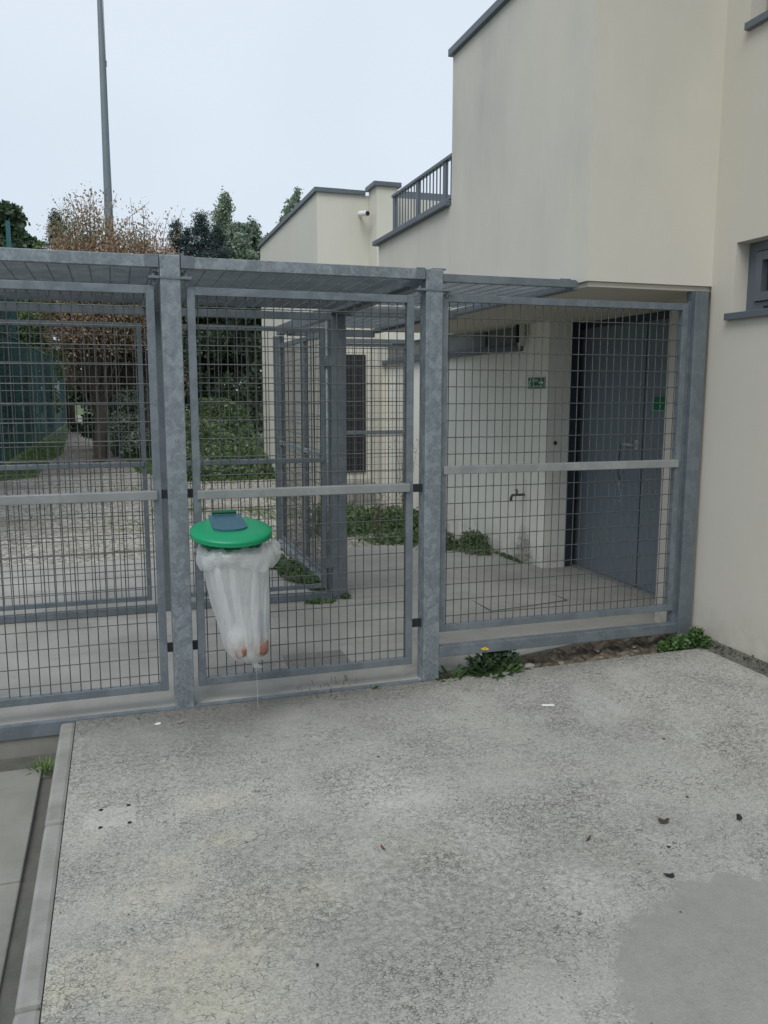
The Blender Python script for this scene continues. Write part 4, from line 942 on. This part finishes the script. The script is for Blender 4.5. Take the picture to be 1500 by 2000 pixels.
def poplar(label, x, y, h, w, n, seed, mat='leaf_hazed', leaf=.19, z0=.03):
    rng = np.random.default_rng(seed); T = thing('poplar', (x, y, z0), label, 'poplar', 'poplars on the skyline'); b = B(); P = []
    b.tube([(x, y, z0), (x + .1, y, z0 + h * .5), (x, y, z0 + h * .97)], [.30, .18, .03], 8)
    for k in range(60):
        t = .35 + .60 * k / 60; a = rng.random() * 6.28; prof = max(.12, math.sin(math.pi * min(1, max(0, (1.03 - t) / .62)) * .62 + .25)) if t > .6 else 1.0
        rad = w * prof * rng.uniform(.25, 1.0) * (1 if t < .93 else .55); p0 = np.array([x, y, z0 + h * t - rad * 1.8]); e = np.array([math.cos(a) * rad, math.sin(a) * rad, rad * 1.8 + h * .03 * rng.random()])
        b.tube([tuple(p0), tuple(p0 + e)], [.04, .008], 4); m_ = n // 60; q = rng.random((m_, 1)) ** .6; P.append(p0 + e * q + rng.normal(0, 1, (m_, 3)) * np.array([.17, .17, .24]) * w)
    b.build('trunk', M['bark'], T, (x, y, z0)); V, F = leaves(np.concatenate(P), leaf, .6, 0, rng); np_mesh('crown', V, F, M[mat], T, off=(x, y, z0)); return T

# skyline (x metres at depth y)
broad("tall dark green tree at the left edge of the photo", -5.0, 42, 9.9, 1.7, 'leaf_dark', 22000, 31, .26)
broad("dark green rounded tree right of the leftmost tree", -3.7, 41, 8.9, 1.3, 'leaf_dark', 18000, 32, .24)
broad("mid green low tree sloping down to the right on the left skyline", -2.9, 40, 8.1, 1.1, 'leaf_mid', 13000, 54, .22)
broad("small yellow-green tree left of the withered tree", -2.15, 44, 8.9, .9, 'leaf_yel', 7000, 33, .2)
conifer("thin dark conifer just left of the withered tree", -2.7, 50, 11.3, 1.2, 12000, 34)
conifer("dark conifer just right of the withered tree", 3.7, 50, 11.2, 1.3, 12000, 35)
conifer("slim dark conifer, second on the skyline right of the withered tree", 4.35, 50.5, 10.9, 1.1, 9000, 55)
conifer("broad dark conifer between the withered tree and the poplar", 5.2, 51, 11.9, 1.7, 18000, 36)
conifer("low dark conifer beside the poplar's foot", 6.2, 52, 11.4, 1.4, 14000, 37)
poplar("pale rounded poplar on the skyline", 7.7, 60, 15.6, 1.05, 15000, 38)
poplar("dark slim poplar top above the far wing's roof line", 13.2, 62, 16.7, .75, 12000, 39, 'leaf_grey_hazed')
poplar("thin pale poplar tip right of the rounded poplar", 9.4, 62, 14.0, .45, 2600, 52, 'leaf_hazed', .22)
broad("grey-green tree at the foot of the poplars", 9.3, 58, 13.2, 2.0, 'leaf_grey_hazed', 28000, 40, .24)
broad("pale green tree against the far wing's roof", 11.6, 56, 14.2, 2.4, 'leaf_grey_hazed', 32000, 41, .24)
broad("mid green tree low in front of the poplars", 7.9, 54, 11.6, 2.2, 'leaf_grey_hazed', 24000, 42, .24)
broad("green tree partly hidden by the far wing's left corner", 10.0, 50, 12.0, 2.2, 'leaf_mid', 26000, 53, .22)
# dark row closing the view behind the cage
k = 0
names = ["darkest tree behind the cage at the far left", "dark tree behind the teal net", "dark tree left of the dirt path's end", "dark tree right of the dirt path's end", "dark ivy-clad tree behind the tall post", "dark tree behind the bin panel", "dark tree touching the far cream wing", "dark tree hidden mostly behind the far wing"]
for (x, y, h, w) in ((-6.6, 30, 6.2, 2.3), (-4.6, 31, 6.6, 2.2), (-3.3, 36, 5.8, 1.7), (.4, 33, 6.0, 1.9), (1.4, 27, 5.4, 1.9), (2.3, 25, 5.2, 1.7), (3.7, 24, 5.4, 1.8), (5.6, 27, 6.0, 2.2)):
    broad(names[k], x, y, h, w, 'leaf_mid' if k in (2, 4) else 'leaf_dark', 16000, 60 + k, .14, low=.08, group='dark trees behind the cage'); k += 1
broad("dark ivy-covered bush right of the dirt path", -.55, 24.5, 3.4, .75, 'leaf_dark', 7000, 71, .10, low=.05, name='bush', cat='bush', group='bushes by the path')
broad("grey-green shrub at the grass edge right of the path", .45, 21.0, 1.7, .75, 'leaf_grey_hazed', 6500, 72, .07, low=.05, name='bush', cat='bush', group='bushes by the path')
broad("dark hedge bush left of the path under the net", -3.4, 26, 3.2, 1.3, 'leaf_dark', 9000, 73, .12, low=.05, name='bush', cat='bush', group='bushes by the path')

def withered(label, x, y, h, w, seed, n, wisps=9):
    """rounded many-stemmed tree full of hanging dead leaves, with wispy tips standing out of the top"""
    rng = np.random.default_rng(seed); z0 = .03; T = thing('withered_tree', (x, y, z0), label, 'tree', 'withered brown trees'); b = B(); P = []
    b.tube([(x, y, z0), (x + .1, y, z0 + 1.2), (x, y, z0 + 1.9)], [.17, .13, .10], 8)
    NB = 80
    for k in range(NB + wisps):
        a = rng.random() * 6.28; u = math.sqrt(rng.random()); rad = w * u * rng.uniform(.85, 1.1); wis = k >= NB
        hh = (h * (.66 + .34 * math.sqrt(max(0, 1 - u * u))) * rng.uniform(.82, 1.0)) if not wis else h * rng.uniform(.95, 1.05)
        if wis: rad *= .85
        p0 = np.array([x, y, z0 + rng.uniform(1.0, 1.9)]); tip = np.array([x + math.cos(a) * rad, y + math.sin(a) * rad, z0 + hh]); m_ = np.array([x + math.cos(a) * rad * (.9 if not wis else .2), y + math.sin(a) * rad * .9, z0 + 1.6 + (hh - 1.6) * (.35 if not wis else .8)])
        if wis: tip[0] += rng.normal(0, .25); m_[0] += rng.normal(0, .2)
        bz = lambda t: p0 * (1 - t) ** 2 + 2 * m_ * t * (1 - t) + tip * t * t
        b.tube([tuple(bz(t)) for t in np.linspace(0, 1, 7)], [.03, .026, .02, .015, .010, .007, .004] if not wis else [.02, .018, .014, .011, .008, .006, .0035], 5)
        m = int(n / NB) if not wis else 22
        for j in range(m):
            t = rng.random() ** .6 if not wis else .72 + .28 * rng.random()
            sd = .30 * (1.1 - t * .6) if not wis else .07
            P.append(bz(t) + rng.normal(0, sd, 3) * np.array([1, 1, 1.1]) + np.array([0, 0, -.06]))
    b.build('trunk', M['bark'], T, (x, y, z0)); P = np.array(P); P = P[P[:, 2] > 2.3 + rng.random(len(P)) * .9]; V, F = leaves(P, .07, .5, .9, rng); np_mesh('crown', V, F, M['leaf_brown'], T, off=(x, y, z0))
withered("withered brown-leaved tree in front of the lamp mast, left one", -.42, 20.5, 6.1, 1.05, 81, 46000)
withered("withered brown-leaved tree right of the lamp mast", .62, 21.0, 5.95, 1.0, 82, 40000)
broad("faded green and brown bush hanging under the withered trees", .3, 22.6, 4.6, 1.6, 'leaf_brown', 9000, 83, .11, low=.3, name='bush', cat='bush', group='bushes by the path')

# lamp mast
lo = (.0, 22, .03)
T = thing('lamp_mast', lo, "tall grey tapering floodlight mast rising out of the picture", 'lamp mast')
B().tube([(0, 22, .03), (0.03, 22, 5.2), (.045, 22, 10.8), (.06, 22, 14)], [.125, .105, .062, .05], 20).build('pole', simple("mast_grey", (.17, .20, .22), .55, .2, .15, 3), T, lo, True)
B().box(-.18, .18, 21.82, 22.18, .03, .06).build('base_plate', M['galv_dark'], T, lo)
B().tube([(.12, 21.98, 9.4), (.14, 21.98, 9.4)], .01, 6).tube([(.135, 21.98, 9.30), (.135, 21.98, 9.44)], .008, 6).tube([(.115, 21.98, 5.4), (.12, 21.98, 10.8)], .006, 5).build('cable_clip', M['galv_dark'], T, lo)
B().box(-.9, 1.0, 21.9, 22.1, 13.9, 14.1, .01).box(-.8, -.4, 21.75, 21.9, 13.95, 14.3, .01).box(.4, .8, 21.75, 21.9, 13.95, 14.3, .01).build('floodlight', M['galv_dark'], T, lo)

# teal ball-stop fence
NX = -2.45
T = thing('net_fence', (NX, 9, .05), "dark teal windbreak net fence with tall posts left of the path", 'net fence')
no = (NX, 9, .05)
for k, y in enumerate((10.5, 15, 19.5, 24, 30, 36, 42)):
    B().box(NX - .05, NX + .05, y - .05, y + .05, .05, 6.0 if y < 25 else 3.1).build('post', M['teal'], T, no)
for (ya, yb, zt) in ((9, 24, 4.7), (24, 44, 3.0)):
    B().box(NX + .052, NX + .056, ya, yb - .002, .1, zt).build('net', M['net'], T, no)
B().tube([(NX + .06, 9, 3.0), (NX + .06, 44, 3.0)], .02, 6).build('top_wire', M['teal'], T, no)
